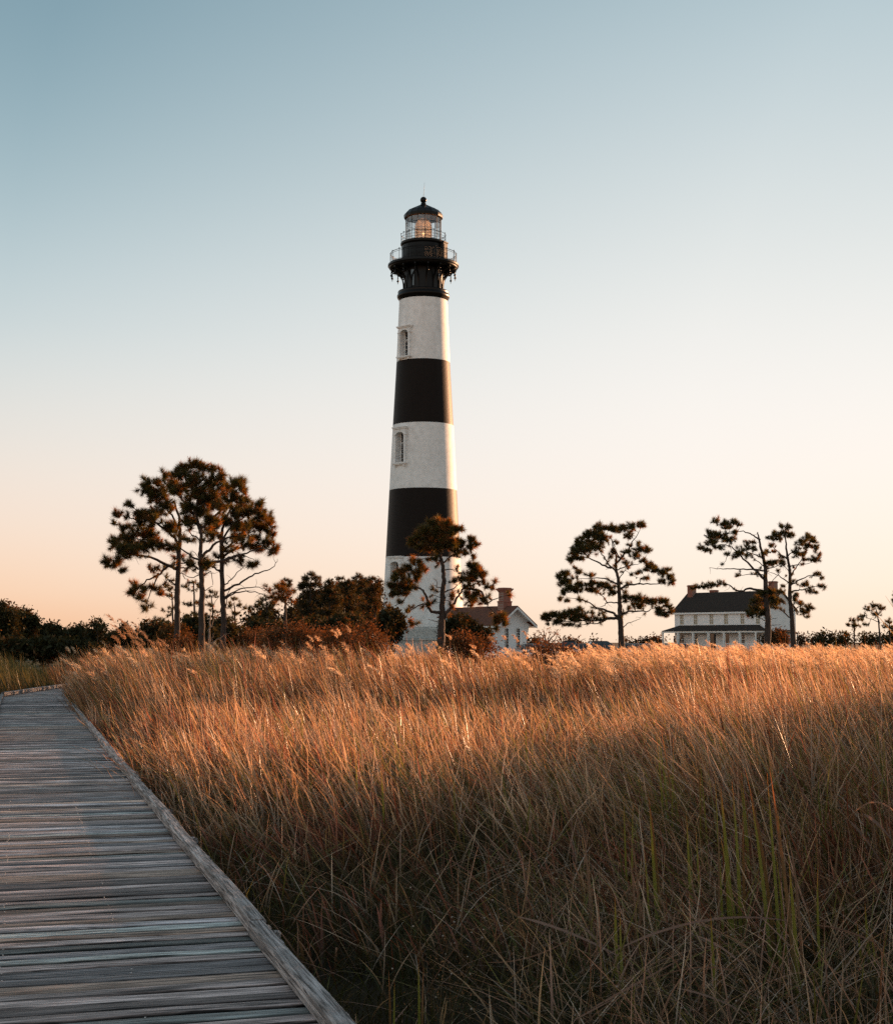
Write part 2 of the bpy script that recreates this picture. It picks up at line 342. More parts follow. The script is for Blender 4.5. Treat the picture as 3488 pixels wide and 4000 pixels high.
def beam(name, pts, wid, z0, z1, parent=bw, ch=.012):
    """timber with chamfered top following a line; pts are its centre line"""
    V = []; F = []; C = []; G = []; nseg = []
    P = [Vector(p) for p in pts]; d = (P[-1]-P[0]).normalized(); sd_ = Vector((d.y, -d.x, 0)); Lb = (P[-1]-P[0]).length; n = max(2, int(Lb/.35))
    prof = [(-.5*wid, z0), (-.5*wid, z1-ch), (-.5*wid+ch, z1), (.5*wid-ch, z1), (.5*wid, z1-ch), (.5*wid, z0)]; m = len(prof); col = plank_col(); b = random.uniform(.16, .24); col = (b*1.08, b*.98, b*.92); ph = random.uniform(0, 9); go = random.uniform(0, 30)
    acc = 0; accs = [0]
    for q in range(1, m): acc += math.dist(prof[q], prof[q-1]); accs.append(acc)
    for k in range(n+1):
        u = k/n; p = P[0]+d*(u*Lb)+sd_*(.006*math.sin(u*4+ph)); dz = .004*math.sin(u*6+ph)
        for q, (x, z) in enumerate(prof):
            pp = p+sd_*(x+random.uniform(-.0004, .0004)); V.append((pp.x, pp.y, z+(dz if z > z0 else 0)+random.uniform(-.0003, .0003))); C.append(col); G.append((u*Lb+go, accs[q]*1.0+go, 0))
    for k in range(n):
        for q in range(m): F.append((k*m+q, (k+1)*m+q, (k+1)*m+(q+1) % m, k*m+(q+1) % m))
    F.append(tuple(range(m))); F.append(tuple(range((n+1)*m-1, n*m-1, -1)))
    o = wood_obj(name, V, F, C, G, parent); return o
s = 4.0
while s < 48.9:
    e = min(s+random.choice([3.6, 4.8, 4.8]), 49.0)
    jj = random.uniform(-.006, .006); beam('kerb_rail', [RD*(1.325+jj)+WD*(s+.006), RD*(1.325+jj+random.uniform(-.004, .004))+WD*e], .092, ZD+.008, ZD+.088); s = e
s = 20
while s < 49.0:
    e = min(s+4.8, 49.0)
    beam('kerb_rail', [RD*-.50+WD*(s+.004), RD*-.50+WD*e], .09, ZD+.008, ZD+.088); s = e
for s in (0, 4.8, 9.6): beam('kerb_rail', [cornerL+W2*(s+.004), cornerL+W2*(s+4.8)], .10, ZD+.004, ZD+.12)
for s in (0, 4.8, 9.6): beam('kerb_rail', [WD*49.05+RD*1.33+W2*(s+.004), WD*49.05+RD*1.33+W2*(s+4.8)], .09, ZD+.006, ZD+.09)
s = 6.55
while s < 48:
    p = RD*1.425+WD*s
    beam('edge_post', [p-WD*.038, p+WD*.038], .07, 0, ZD+random.uniform(-.05, .045)); s += random.uniform(.9, 1.25)
# joists below the deck
for r_ in (-.3, .45, 1.2):
    beam('joist', [RD*r_+WD*4.4, RD*r_+WD*48.5], .05, .10, ZD-.04)

# ------------------------------------------------------------------ lighthouse
TY = 169.0; TX = at(1652, 2400, TY).x
def tz(y): return at(1652, y, TY).z
tower = empty('lighthouse', (TX, TY, 0)); tag(tower, 'tall tapering lighthouse with white and black bands and black iron lantern', 'lighthouse')
def tr(halfpx, y): return halfpx*mpx(y, TY)*.995
keyp = [(2440, 160.0), (2384, 157.4), (2177, 146.0), (1920, 132.5), (1671, 119.3), (1430, 105.3), (1176, 94.2)]
keyz = [(tz(y), tr(h, y)) for y, h in keyp]
def trad(z):
    ks = sorted(keyz)
    for (z0, r0), (z1, r1) in zip(ks, ks[1:]):
        if z <= z1: return r0+(r1-r0)*(z-z0)/(z1-z0)
    return ks[-1][1]
AZW = R(-90-43.5); WINS = [(1290, 1416), (1682, 1830), (2181, 2330)]
def band(name, ya, yb, mat):
    """one painted band of the shaft, left open where a window is set in"""
    za, zb = tz(ya), tz(yb); holes = []
    for yt, yb_ in WINS:
        h = tz(yt)-tz(yb_); holes.append((tz(yb_)+h*.06, tz(yt)-h*.07))
    zs = sorted(set([za, zb]+list(np.linspace(za, zb, 9))+[q for hh in holes for q in hh if za < q < zb])); n = 160; v = []; f = []
    for z in zs:
        r = trad(z)
        for k in range(n): a = 2*math.pi*k/n; v.append((r*math.cos(a), r*math.sin(a), z))
    for j in range(len(zs)-1):
        zm = (zs[j]+zs[j+1])/2; r = trad(zm)
        for k in range(n):
            a = 2*math.pi*(k+.5)/n; d = (a-AZW+math.pi) % (2*math.pi)-math.pi
            if abs(d)*r < .70 and any(a_ < zm < b_ for a_, b_ in holes): continue
            f.append((j*n+k, j*n+(k+1) % n, (j+1)*n+(k+1) % n, (j+1)*n+k))
    mb = MB(); mb.add(v, f); return mb.build(name, mat, tower, smooth=True)
band('white_band', 2450, 2181, M['white']); band('black_band', 2181, 1917, M['black']); band('white_band', 1917, 1664, M['white'])
band('black_band', 1664, 1418, M['black']); band('white_band', 1418, 1172, M['white'])
zb = tz(2450); rb_ = trad(zb)
mb = MB(); mb.lathe([(rb_+1.3, 0), (rb_+1.3, zb-1.5), (rb_+1.45, zb-1.45), (rb_+1.45, zb-1.2), (rb_+.75, zb-1.1), (rb_+.75, zb-.28), (rb_+.45, zb-.25), (rb_+.35, zb-.02), (rb_-.1, zb+.02)], 8, a0=R(22.5)); mb.build('stone_base', M['granite'], tower)
# neck mouldings
A = lambda zy: 680+zy/3.951
def zz(zy): return tz(A(zy))
def rr_(zx, zy): return zx/3.951*mpx(A(zy), TY)
mb = MB(); mb.lathe([(rr_(372, 1960)-.2, zz(1985)), (rr_(374, 1960), zz(1965)), (rr_(378, 1940), zz(1945)), (rr_(398, 1920), zz(1925)), (rr_(406, 1900), zz(1900)), (rr_(404, 1880), zz(1880)), (rr_(392, 1870), zz(1868)), (rr_(388, 1850), zz(1850)), (rr_(394, 1840), zz(1838)), (rr_(390, 1825), zz(1822)), (rr_(340, 1815), zz(1815)), (rr_(300, 1815), zz(1812))], 96, cap=False)
mb.build('neck_moulding', M['iron'], tower, smooth=True)
z_deck0, z_deck1 = zz(1475), zz(1405)
mb = MB(); rd_ = rr_(300, 1700)
mb.lathe([(rd_, zz(1820)), (rd_, z_deck0)], 16, a0=R(11.25), cap=False)
mb.build('watch_room', M['iron'], tower)
# watch room windows, in the panels between the brackets
for k in range(0, 16, 4):
    a_ = 2*math.pi*(k+.5)/16 + R(238) - R(11.25)*1.0
    a_ = R(238)+k*R(22.5)
    rp = rd_*math.cos(R(11.25))
    mm = Matrix.Rotation(a_, 4, 'Z'); wm = MB(); hh0, hh1 = zz(1775), zz(1520)
    wm.box(rp+.0, rp+.05, -.26, .26, hh0-.06, hh1+.06, mm); wf = wm.build('window', M['iron'], tower)
    pm = MB(); pm.box(rp+.051, rp+.06, -.19, .19, hh0, hh1, mm); pm.build('pane', M['darkglass'], wf)
# gallery deck
mb = MB(); Rg = rr_(546, 1430)
mb.lathe([(1.5, z_deck0+.05), (Rg-.7, z_deck0+.02), (Rg-.55, z_deck0-.05), (Rg-.30, z_deck0-.02), (Rg-.14, z_deck0+.10), (Rg-.10, z_deck0+.22), (Rg, z_deck0+.30), (Rg, z_deck1-.02), (Rg-.05, z_deck1+.03), (1.5, z_deck1+.06)], 96, cap=False)
mb.build('gallery_deck', M['iron'], tower, smooth=False)
# brackets: curved ribs with hanging finials
nb = 16; zlow = zz(1822)
for k in range(nb):
    a_ = 2*math.pi*k/nb+R(9); mm = Matrix.Rotation(a_, 4, 'Z'); bm_ = MB()
    r0 = rd_-.02; zt = z_deck0+.10; outer = []
    for q in range(15):
        t = q/14; rr = r0+.14+(Rg-.50-r0-.14)*(t**2.6); z = zlow+(zt-.42-zlow)*(1-(1-t)**1.6)
        outer.append((rr, z))
    outer += [(Rg-.42, zt-.42), (Rg-.25, zt-.25), (Rg-.25, zt-.02)]
    inner = [(r0+.62, zt-.02)] + [(r0+.08+.42*(t**2), zlow+.9+(zt-.25-zlow-.9)*t) for t in (1, .8, .6, .4, .2)] + [(r0, zlow+.55), (r0, zlow)]
    bar = outer
    for (p, q) in zip(bar, bar[1:]):
        d = Vector((q[0]-p[0], 0, q[1]-p[1])); nn = Vector((-d.z, 0, d.x)).normalized()*.13
        vs = []
        for (x, z) in (p, q):
            for s_ in (0, 1):
                for y in (-.075, .075): vs.append(mm @ Vector((x+nn.x*s_, y, z+nn.z*s_)))
        bm_.add(vs, [(0, 1, 5, 4), (2, 6, 7, 3), (0, 4, 6, 2), (1, 3, 7, 5), (0, 2, 3, 1), (4, 5, 7, 6)])
    # top beam and web
    bm_.box(r0-.02, Rg-.26, -.05, .05, zt-.18, zt-.0, mm)
    pl = [(r0, zlow+1.5)]+[(x-.06, z) for x, z in outer[7:15]]+[(Rg-.45, zt-.1), (r0+.75, zt-.1), (r0+.55, zt-.6), (r0+.32, zt-1.2)]
    vs = [mm @ Vector((x, y, z)) for y in (-.025, .025) for x, z in pl]; n_ = len(pl)
    bm_.add(vs, [tuple(range(n_)), tuple(range(2*n_-1, n_-1, -1))]+[(i, i+n_, (i+1) % n_+n_, (i+1) % n_) for i in range(n_)])
    b = bm_.build('bracket', M['iron'], tower)
    fm = MB(); c_ = mm @ Vector((Rg-.36, 0, 0))
    fz = zt-.40
    fm.lathe([(.05, fz), (.05, fz-.2), (.09, fz-.24), (.05, fz-.30), (.06, fz-.42), (.14, fz-.52), (.13, fz-.58), (.04, fz-.66), (.025, fz-.82), (.005, fz-.9)], 8, c_.x, c_.y); fm.build('finial', M['iron'], b, smooth=True)
# main railing
def railing(rad, z0, z1, nposts, nbal, rings, prad=.035, brad=.004, name='gallery_railing', off=0.0):
    m_ = MB()
    for k in range(nposts):
        a_ = 2*math.pi*k/nposts+off; x, y = rad*math.cos(a_), rad*math.sin(a_)
        m_.tube([(x, y, z0), (x, y, z1+.06)], prad, 6); m_.lathe([(.01, z1+.02), (.06, z1+.07), (.06, z1+.11), (.01, z1+.16)], 6, x, y)
    for zz_, tr_ in rings: m_.ring(rad, zz_, tr_, 72, 5)
    o = m_.build(name, M['iron'], tower)
    if nbal:
        b_ = MB()
        for k in range(nbal):
            a_ = 2*math.pi*k/nbal; x, y = rad*math.cos(a_), rad*math.sin(a_); b_.tube([(x, y, z0), (x, y, z1)], brad, 3, cap=False)
        b_.build('baluster_infill', M['iron'], o)
    return o
zr0 = z_deck1+.05; zr1 = zz(1240)
railing(rr_(508, 1300), zr0, zr1, 16, 170, [(zr0+.12, .02), (zr1-.18, .02), (zr1, .035)])
# service room drum, upper gallery
zu = zz(1085); r_d = rr_(331, 1200)
mb = MB(); mb.lathe([(r_d, zr0-.02), (r_d, zz(1180)), (r_d+.04, zz(1178)), (r_d+.04, zz(1168)), (r_d, zz(1165)), (r_d, zz(1125)), (r_d+.10, zz(1110)), (rr_(352, 1090), zz(1100)), (rr_(354, 1090), zz(1078)), (rr_(346, 1090), zz(1066)), (1.2, zz(1062))], 96, cap=False)
for k in range(16):   # seams
    a_ = 2*math.pi*k/16+R(4); mb.box(r_d-.01, r_d+.03, -.03, .03, zr0, zz(1130), Matrix.Rotation(a_, 4, 'Z'))
mb.build('service_room', M['iron'], tower, smooth=False)
mb = MB(); ma = Matrix.Rotation(R(-28), 4, 'Z'); mb.box(r_d-.5, r_d+.42, -.45, .45, zr0, zz(1110), ma); mb.box(r_d-.5, r_d+.50, -.52, .52, zz(1110), zz(1092), ma); ob_ = mb.build('gallery_door_porch', M['iron'], tower)
mb = MB(); mb.box(r_d+.42, r_d+.45, -.33, .33, zr0+.05, zz(1135), ma); mb.build('door', M['iron'], ob_)
zu0 = zz(1064)
railing(rr_(344, 1000), zu0, zz(945), 16, 0, [(zz(945), .026), (zz(990), .018), (zz(1030), .018)], .022, name='lantern_railing', off=R(7))
# lantern
zl0, zl1 = zu0, zz(640); rl = rr_(270, 800)
lant = empty('lantern', (0, 0, 0)); lant.parent = tower
mb = MB(); mb.lathe([(rl, zl0+.02), (rl, zl1)], 16, cap=False, a0=R(5)); mb.build('glazing', M['glass'], lant)
mb = MB()
for k in range(16):
    a_ = 2*math.pi*k/16+R(5); x, y = (rl+.02)*math.cos(a_), (rl+.02)*math.sin(a_); mb.tube([(x, y, zl0), (x, y, zl1)], .030, 5, cap=False)
for z_ in (zl0+.05, zl0+(zl1-zl0)*.34, zl0+(zl1-zl0)*.67, zl1-.03):
    pts = [((rl+.02)*math.cos(2*math.pi*k/16+R(5)), (rl+.02)*math.sin(2*math.pi*k/16+R(5)), z_) for k in range(17)]
    mb.tube(pts, .026, 5, cap=False)
mb.build('glazing_bars', M['iron'], lant)
# Fresnel lens: stacked prism rings of a barrel with a domed top
prof = []; zc0, zc1 = zl0+.25, zz(690); n_ = 34
for k in range(n_):
    t = k/(n_-1); z = zc0+(zc1-zc0)*t
    r = .90 if t < .55 else .90*math.sqrt(max(0.06, 1-((t-.55)/.47)**2))
    prof.append((r+(.05 if k % 2 else -.02), z))
mb = MB(); mb.lathe(prof, 32, cap=False); mb.build('lens', M['lens'], lant)
mb = MB()
for k in range(8):
    a_ = 2*math.pi*k/8+R(12); mb.tube([((p[0]+.03)*math.cos(a_), (p[0]+.03)*math.sin(a_), p[1]) for p in prof[::3]], .025, 4)
for z_ in (zc0, zc0+(zc1-zc0)*.18, zc0+(zc1-zc0)*.38, zc0+(zc1-zc0)*.55): mb.ring(.93, z_, .03, 32, 4)
mb.build('lens_frame', M['brass'], lant)
em, t_, b_ = newmat('lamp_bulb'); b_.inputs['Emission Color'].default_value = (1, .62, .30, 1); b_.inputs['Emission Strength'].default_value = 3
mb = MB(); zm = zc0+(zc1-zc0)*.30; mb.lathe([(.02, zm-.16), (.10, zm-.08), (.12, zm), (.10, zm+.10), (.02, zm+.18)], 12); mb.build('bulb', em, lant, smooth=True)
mb = MB(); mb.lathe([(.28, zl0), (.28, zl0+.08), (.12, zl0+.12), (.12, zc0+.1)], 16); mb.build('lens_pedestal', M['brass'], lant)
# roof
mb = MB(); re = rr_(302, 640)
mb.lathe([(rl+.03, zl1-.02), (re-.02, zz(690)+.02), (re, zz(665)), (re, zz(640)), (re-.10, zz(628)), (rr_(235, 600), zz(575)), (rr_(140, 560), zz(528)), (rr_(60, 520), zz(488)), (rr_(45, 480), zz(474)), (rr_(38, 470), zz(455)), (rr_(38, 470), zz(448)), (rr_(20, 470), zz(445))], 16, a0=R(5), cap=False)
roof = mb.build('lantern_roof', M['iron'], lant)
for k in range(16):
    a_ = 2*math.pi*k/16+R(5); m_ = MB()
mb = MB()
for k in range(16):
    a_ = 2*math.pi*k/16+R(5); ca, sa = math.cos(a_), math.sin(a_)
    mb.tube([((re-.10)*ca, (re-.10)*sa, zz(626)), (rr_(235, 600)*ca, rr_(235, 600)*sa, zz(573)), (rr_(140, 560)*ca, rr_(140, 560)*sa, zz(526)), (rr_(60, 520)*ca, rr_(60, 520)*sa, zz(486))], .025, 4)
mb.build('roof_ribs', M['iron'], roof)
mb = MB(); mb.lathe([(rl-.02, zl1-.04), (rl*.6, zl1+.22), (.05, zl1+.5)], 16, a0=R(5), cap=False); mb.build('lantern_ceiling', M['ceil'], lant)
mb = MB(); rb2 = rr_(50, 400); zc = zz(400)
mb.lathe([(.02, zc-rb2-.15)]+[(max(.02, rb2*math.cos(a_)), zc+rb2*math.sin(a_)) for a_ in np.linspace(-1.4, 1.55, 14)], 24); mb.build('vent_ball', M['iron'], lant, smooth=True)
mb = MB(); mb.tube([(0, 0, zc), (.03, 0, zz(300)), (.12, 0, zz(132))], [.028, .018, .010], 5); mb.build('lightning_rod', M['iron'], lant)
# tower windows
def tower_window(ytop, ybot, az):
    """hooded window: moulded surround, hood, sill, deep reveal, dark sash"""
    zt_, zb_ = tz(ytop), tz(ybot); zm_ = (zt_+zb_)/2; r = trad(zm_); h = zt_-zb_
    mm = Matrix.Rotation(az, 4, 'Z'); slope = (trad(zt_)-trad(zb_))/h
    root = None; W = .62; s = MB()
    def bx(m_, x0, x1, y0, y1, z0, z1): m_.box(x0, x1, y0, y1, z0, z1, mm)
    rt = trad(zt_); rbm = trad(zb_)
    # jambs stand off the tapering wall, so the opening is a deep box
    f = rbm+.10; bkk = rt-.95
    zo0, zo1 = zb_+h*.12, zb_+h*.80
    bx(s, bkk, f, -W-.26, -W, zb_+h*.07, zt_-h*.04); bx(s, bkk, f, W, W+.26, zb_+h*.07, zt_-h*.04)
    # arched head
    n_ = 10
    for k in range(n_):
        a0_, a1_ = math.pi*k/n_, math.pi*(k+1)/n_
        y0_, y1_ = W*math.cos(a0_), W*math.cos(a1_); z0_, z1_ = zo1+.32*math.sin(a0_), zo1+.32*math.sin(a1_)
        vs = [mm @ Vector(p) for p in ((bkk, y0_, z0_), (bkk, y1_, z1_), (bkk, y1_, zt_-h*.04), (bkk, y0_, zt_-h*.04), (f, y0_, z0_), (f, y1_, z1_), (f, y1_, zt_-h*.04), (f, y0_, zt_-h*.04))]
        s.add(vs, [(0, 1, 2, 3), (4, 7, 6, 5), (0, 4, 5, 1), (3, 2, 6, 7)])
    bx(s, bkk, f+.10, -W-.36, W+.36, zt_-h*.045, zt_); bx(s, bkk, f+.17, -W-.42, W+.42, zt_-.05, zt_+.06)
    bx(s, bkk, f+.06, -W-.34, -W+.0, zo1-.02, zo1+.10); bx(s, bkk, f+.06, W, W+.34, zo1-.02, zo1+.10)
    bx(s, bkk, f+.07, -.12, .12, zo1+.30, zo1+.52)
    fr_ = s.build('window', M['white'], tower)
    s = MB(); bx(s, bkk, f+.20, -W-.40, W+.40, zb_+h*.045, zb_+h*.085); bx(s, bkk, f+.10, -W-.30, W+.30, zb_+h*.02, zb_+h*.045)
    bx(s, bkk, f+.09, -W-.2, -W, zb_-h*.02, zb_+h*.02); bx(s, bkk, f+.09, W, W+.2, zb_-h*.02, zb_+h*.02); s.build('sill', M['white'], fr_)
    s = MB(); fs = trad(zm_)-.66; bx(s, fs-.05, fs, -W, W, zb_+h*.08, zo1+.35); s.build('pane', M['darkglass'], fr_)
    s = MB()
    bx(s, fs, fs+.05, -W, -W+.09, zb_+h*.08, zo1+.3); bx(s, fs, fs+.05, W-.09, W, zb_+h*.08, zo1+.3)
    bx(s, fs, fs+.055, -W, W, zo1-h*.20, zo1-h*.20+.12); bx(s, fs, fs+.04, -.02, .02, zb_+h*.08, zo1+.3)
    for k in range(1, 6):
        z_ = zb_+h*.1+(zo1-zb_-h*.1)*k/6; bx(s, fs, fs+.035, -W, W, z_-.016, z_+.016)
    s.build('sash_bars', M['whitewood'], fr_)
for yt_, yb__ in WINS: tower_window(yt_, yb__, AZW)

# ------------------------------------------------------------------ trees
def pt(o, x, y, Y): return at(o[0]+x/o[2], o[1]+y/o[2], Y)
def smooth_poly(P, sub=3, wob=0.0):
    out = []
    n = len(P)
    for i in range(n-1):
        p0, p1, p2, p3 = P[max(i-1, 0)], P[i], P[i+1], P[min(i+2, n-1)]
        for k in range(sub):
            t = k/sub
            q = 0.5*((2*p1)+(p2-p0)*t+(2*p0-5*p1+4*p2-p3)*t*t+(3*p1-p0-3*p2+p3)*t**3)
            if wob and (i or k): q = q+Vector((random.gauss(0, wob), random.gauss(0, wob), random.gauss(0, wob)))
            out.append(q)
    out.append(P[-1].copy()); return out
def tri_tufts(P, Dn, NL, nn, wid, cols, cone=1.45, droop=.10):
    """needles: nn thin triangles around every tuft point; returns V, F, C"""
    T = len(P); P = np.repeat(P, nn, 0); Dn = np.repeat(Dn, nn, 0); n = len(P)
    rv = rng.normal(size=(n, 3)); rv -= (rv*Dn).sum(1, keepdims=True)*Dn; rv /= np.linalg.norm(rv, axis=1, keepdims=True)+1e-9
    ang = np.abs(rng.uniform(.1, cone, n))[:, None]
    d = Dn*np.cos(ang)+rv*np.sin(ang); d[:, 2] -= droop*rng.random(n); d /= np.linalg.norm(d, axis=1, keepdims=True)
    ln = NL*rng.uniform(.55, 1.1, n)[:, None]*np.repeat(rng.uniform(.65, 1.3, T), nn)[:, None]
    back = Dn*rng.uniform(-.45, .25, n)[:, None]*NL
    base = P+back; s = np.cross(d, rng.normal(size=(n, 3))); s /= np.linalg.norm(s, axis=1, keepdims=True)+1e-9; s *= wid*.5
    V = np.stack([base-s, base+s, base+d*ln], 1).reshape(-1, 3); F = np.arange(3*n).reshape(-1, 3)
    C = np.repeat(np.repeat(cols, nn, 0)*rng.uniform(.7, 1.25, (n, 1)), 3, 0); return V, F, C
def leaf_cloud(P, Dn, size, nn, spread, cols):
    """small broad leaves in a clump around every point"""
    P = np.repeat(P, nn, 0)+rng.normal(size=(len(P)*nn, 3))*spread; n = len(P)
    a = rng.normal(size=(n, 3)); a /= np.linalg.norm(a, axis=1, keepdims=True); b = np.cross(a, rng.normal(size=(n, 3))); b /= np.linalg.norm(b, axis=1, keepdims=True)
    sz = size*rng.uniform(.6, 1.3, (n, 1)); a *= sz; b *= sz*.45
    V = np.stack([P-a, P+b, P+a, P-b], 1).reshape(-1, 3); F = np.arange(4*n).reshape(-1, 4)
    C = np.repeat(np.repeat(cols, nn, 0)*rng.uniform(.7, 1.3, (n, 1)), 4, 0); return V, F, C

def make_tree(name, label, cat, o, Y, trunk, limbs, blobs, group=None, kind='pine', tuft=.24, nn=120, wid=.0125, dens=1.0, col=(.064, .063, .020), warm=.34, warmcol=(.22, .11, .032), cones=True, dead=(), depth=.55, bark=None, twig=.010, rootz=None, sp=.16):
    Tp = [pt(o, x, y, Y) for x, y, r in trunk]; k_ = mpx(2450, Y)/o[2]
    Tr = [r*k_ for x, y, r in trunk]
    base = Tp[0].copy(); z0 = base.z
    if base.z > 0: Tp.insert(0, Vector((base.x, base.y, -.05))); Tr.insert(0, Tr[0]*1.25)
    root = empty(name, (Tp[0].x, Y, 0)); tag(root, label, cat, group); off = Vector((Tp[0].x, Y, 0))
    wood = MB(); nodes = []; ndir = []
    SP = smooth_poly(Tp, 4, .012); SR = np.interp(np.linspace(0, len(Tp)-1, len(SP)), range(len(Tp)), Tr)
    SR = SR*np.array([random.uniform(.95, 1.06) for _ in SR])
    wood.tube([p-off for p in SP], list(SR), 9)
    for p in SP[len(SP)//4:]: nodes.append(p)
    lm = wood; nl = 0
    tx = [x for x, y, r in trunk]
    for li, lb in enumerate(limbs):
        bare = li in dead
        L0 = pt(o, *lb[0], Y); slope = random.uniform(-depth, depth)
        # start at the nearest wood already placed
        near = min(nodes+SP, key=lambda q: (q.x-L0.x)**2+(q.z-L0.z)**2); y0 = near.y
        P = []; Lt = sum(math.dist(a, b) for a, b in zip(lb, lb[1:]))*k_; acc = 0
        for i, q in enumerate(lb):
            if i: acc += math.dist(q, lb[i-1])*k_
            P.append(pt(o, q[0], q[1], y0+slope*acc))
        r0 = min(.10, .022+.022*Lt)*(1.0 if not bare else .7)
        n3 = min(nodes+SP, key=lambda q: (q-P[0]).length)
        if .01 < (n3-P[0]).length: P.insert(0, n3.copy())
        S = smooth_poly(P, 4, .018); rr = np.linspace(r0, twig*.8, len(S))
        lm.tube([p-off for p in S], list(rr), 6); nl += 1
        if not bare: nodes += S[1:]
        # small dead side twigs
        for _ in range(int(Lt*2.2)):
            i = random.randrange(1, len(S)); d = Vector((random.gauss(0, 1), random.gauss(0, 1), random.gauss(0, .7))).normalized(); l_ = random.uniform(.15, .5)
            q1 = S[i]+d*l_*.5; q2 = q1+(d+Vector((random.gauss(0, .4), 0, random.gauss(0, .4))))*l_*.5
            lm.tube([S[i]-off, q1-off, q2-off], [twig*.9, twig*.6, twig*.35], 4)
    # foliage points
    pts = []
    for bl in blobs:
        cx, cy, rx, ry = bl[:4]; dn = bl[4] if len(bl) > 4 else 1.0
        c2 = pt(o, cx, cy, Y); near = min(nodes, key=lambda q: (q.x-c2.x)**2+(q.z-c2.z)**2)
        yc = near.y+random.uniform(-.2, .2)*rx*k_*2
        n = max(2, int(round(dens*dn*(rx*k_*ry*k_)/(sp*sp)*(6.2 if kind == 'pine' else 13.0))))
        rd = max(rx, ry)*k_
        for _ in range(n):
            while True:
                u = np.array([random.uniform(-1, 1) for _ in range(3)])
                if (u**2).sum() < 1: break
            u *= (.30+1.0*random.random()) if kind == 'pine' else (.55+.62*random.random())
            q = pt(o, cx+u[0]*(rx-7 if rx > 20 else rx*.6), cy+u[1]*(ry-7 if ry > 20 else ry*.6), yc+u[2]*rd); pts.append(q)
    if kind == 'pine' and blobs:      # stray tufts along the outer wood
        outer = nodes[len(SP):]
        for _ in range(int(len(pts)*.10)):
            if not outer: break
            q = random.choice(outer); c = min(pts, key=lambda v: (v-q).length)
            if (c-q).length < .9: pts.append(q.lerp(c, random.uniform(.3, .9))+Vector((random.gauss(0, .12), random.gauss(0, .2), random.gauss(0, .10))))
    # twigs: each point hangs on the nearest wood
    arr = [tuple(p) for p in nodes]; X = np.array(arr)
    order = sorted(range(len(pts)), key=lambda i: float(((X-np.array(pts[i]))**2).sum(1).min()))
    dirs = [None]*len(pts)
    for i in order:
        p = pts[i]; d2 = ((X-np.array(p))**2).sum(1); j = int(d2.argmin()); q = Vector(X[j]); v = p-q; ln = v.length
        if ln < 1e-3: v = Vector((0, 0, 1)); ln = 1
        mid = q+v*.5+Vector((random.gauss(0, .07), random.gauss(0, .07), random.uniform(-.16, .02)))*min(ln, 1.2)
        if ln > .04:
            r = min(.028, twig*(.8+ln*.9)); lm.tube([q-off, mid-off, p-off], [r, r*.75, twig*.5], 4, cap=False)
            X = np.vstack([X, np.array(mid)[None], np.array(p)[None]])
        dd = (p-mid).normalized()+Vector((0, 0, .45)); dirs[i] = dd.normalized()
        if cones and random.random() < .10:
            c = mid-off; lm.lathe([(.005, c.z-.10), (.035, c.z-.06), (.03, c.z-.01), (.005, c.z+.02)], 5, c.x, c.y)
    wood.build('trunk', bark or M['bark'], root, smooth=True)
    if pts:
        P = np.array([tuple(p-off) for p in pts]); Dn = np.array([tuple(d) for d in dirs])
        cl = np.tile(np.array(col), (len(P), 1)); wv = (rng.random(len(P)) < warm)[:, None]*rng.uniform(.3, 1, (len(P), 1))
        cl = cl*(1-wv)+np.array(warmcol)*wv; cl *= rng.uniform(.65, 1.35, (len(P), 1))  # tufts tinted at random; on pines the orange adds low sunlight
        if kind == 'pine':
            V, F, C = tri_tufts(P, Dn, tuft, nn, wid, cl); raw_mesh('crown', V, F, C, M['needle'], root)
        else:
            V, F, C = leaf_cloud(P, Dn, tuft, nn, wid, cl); raw_mesh('crown', V, F, C, M['leaf'], root)
    return root

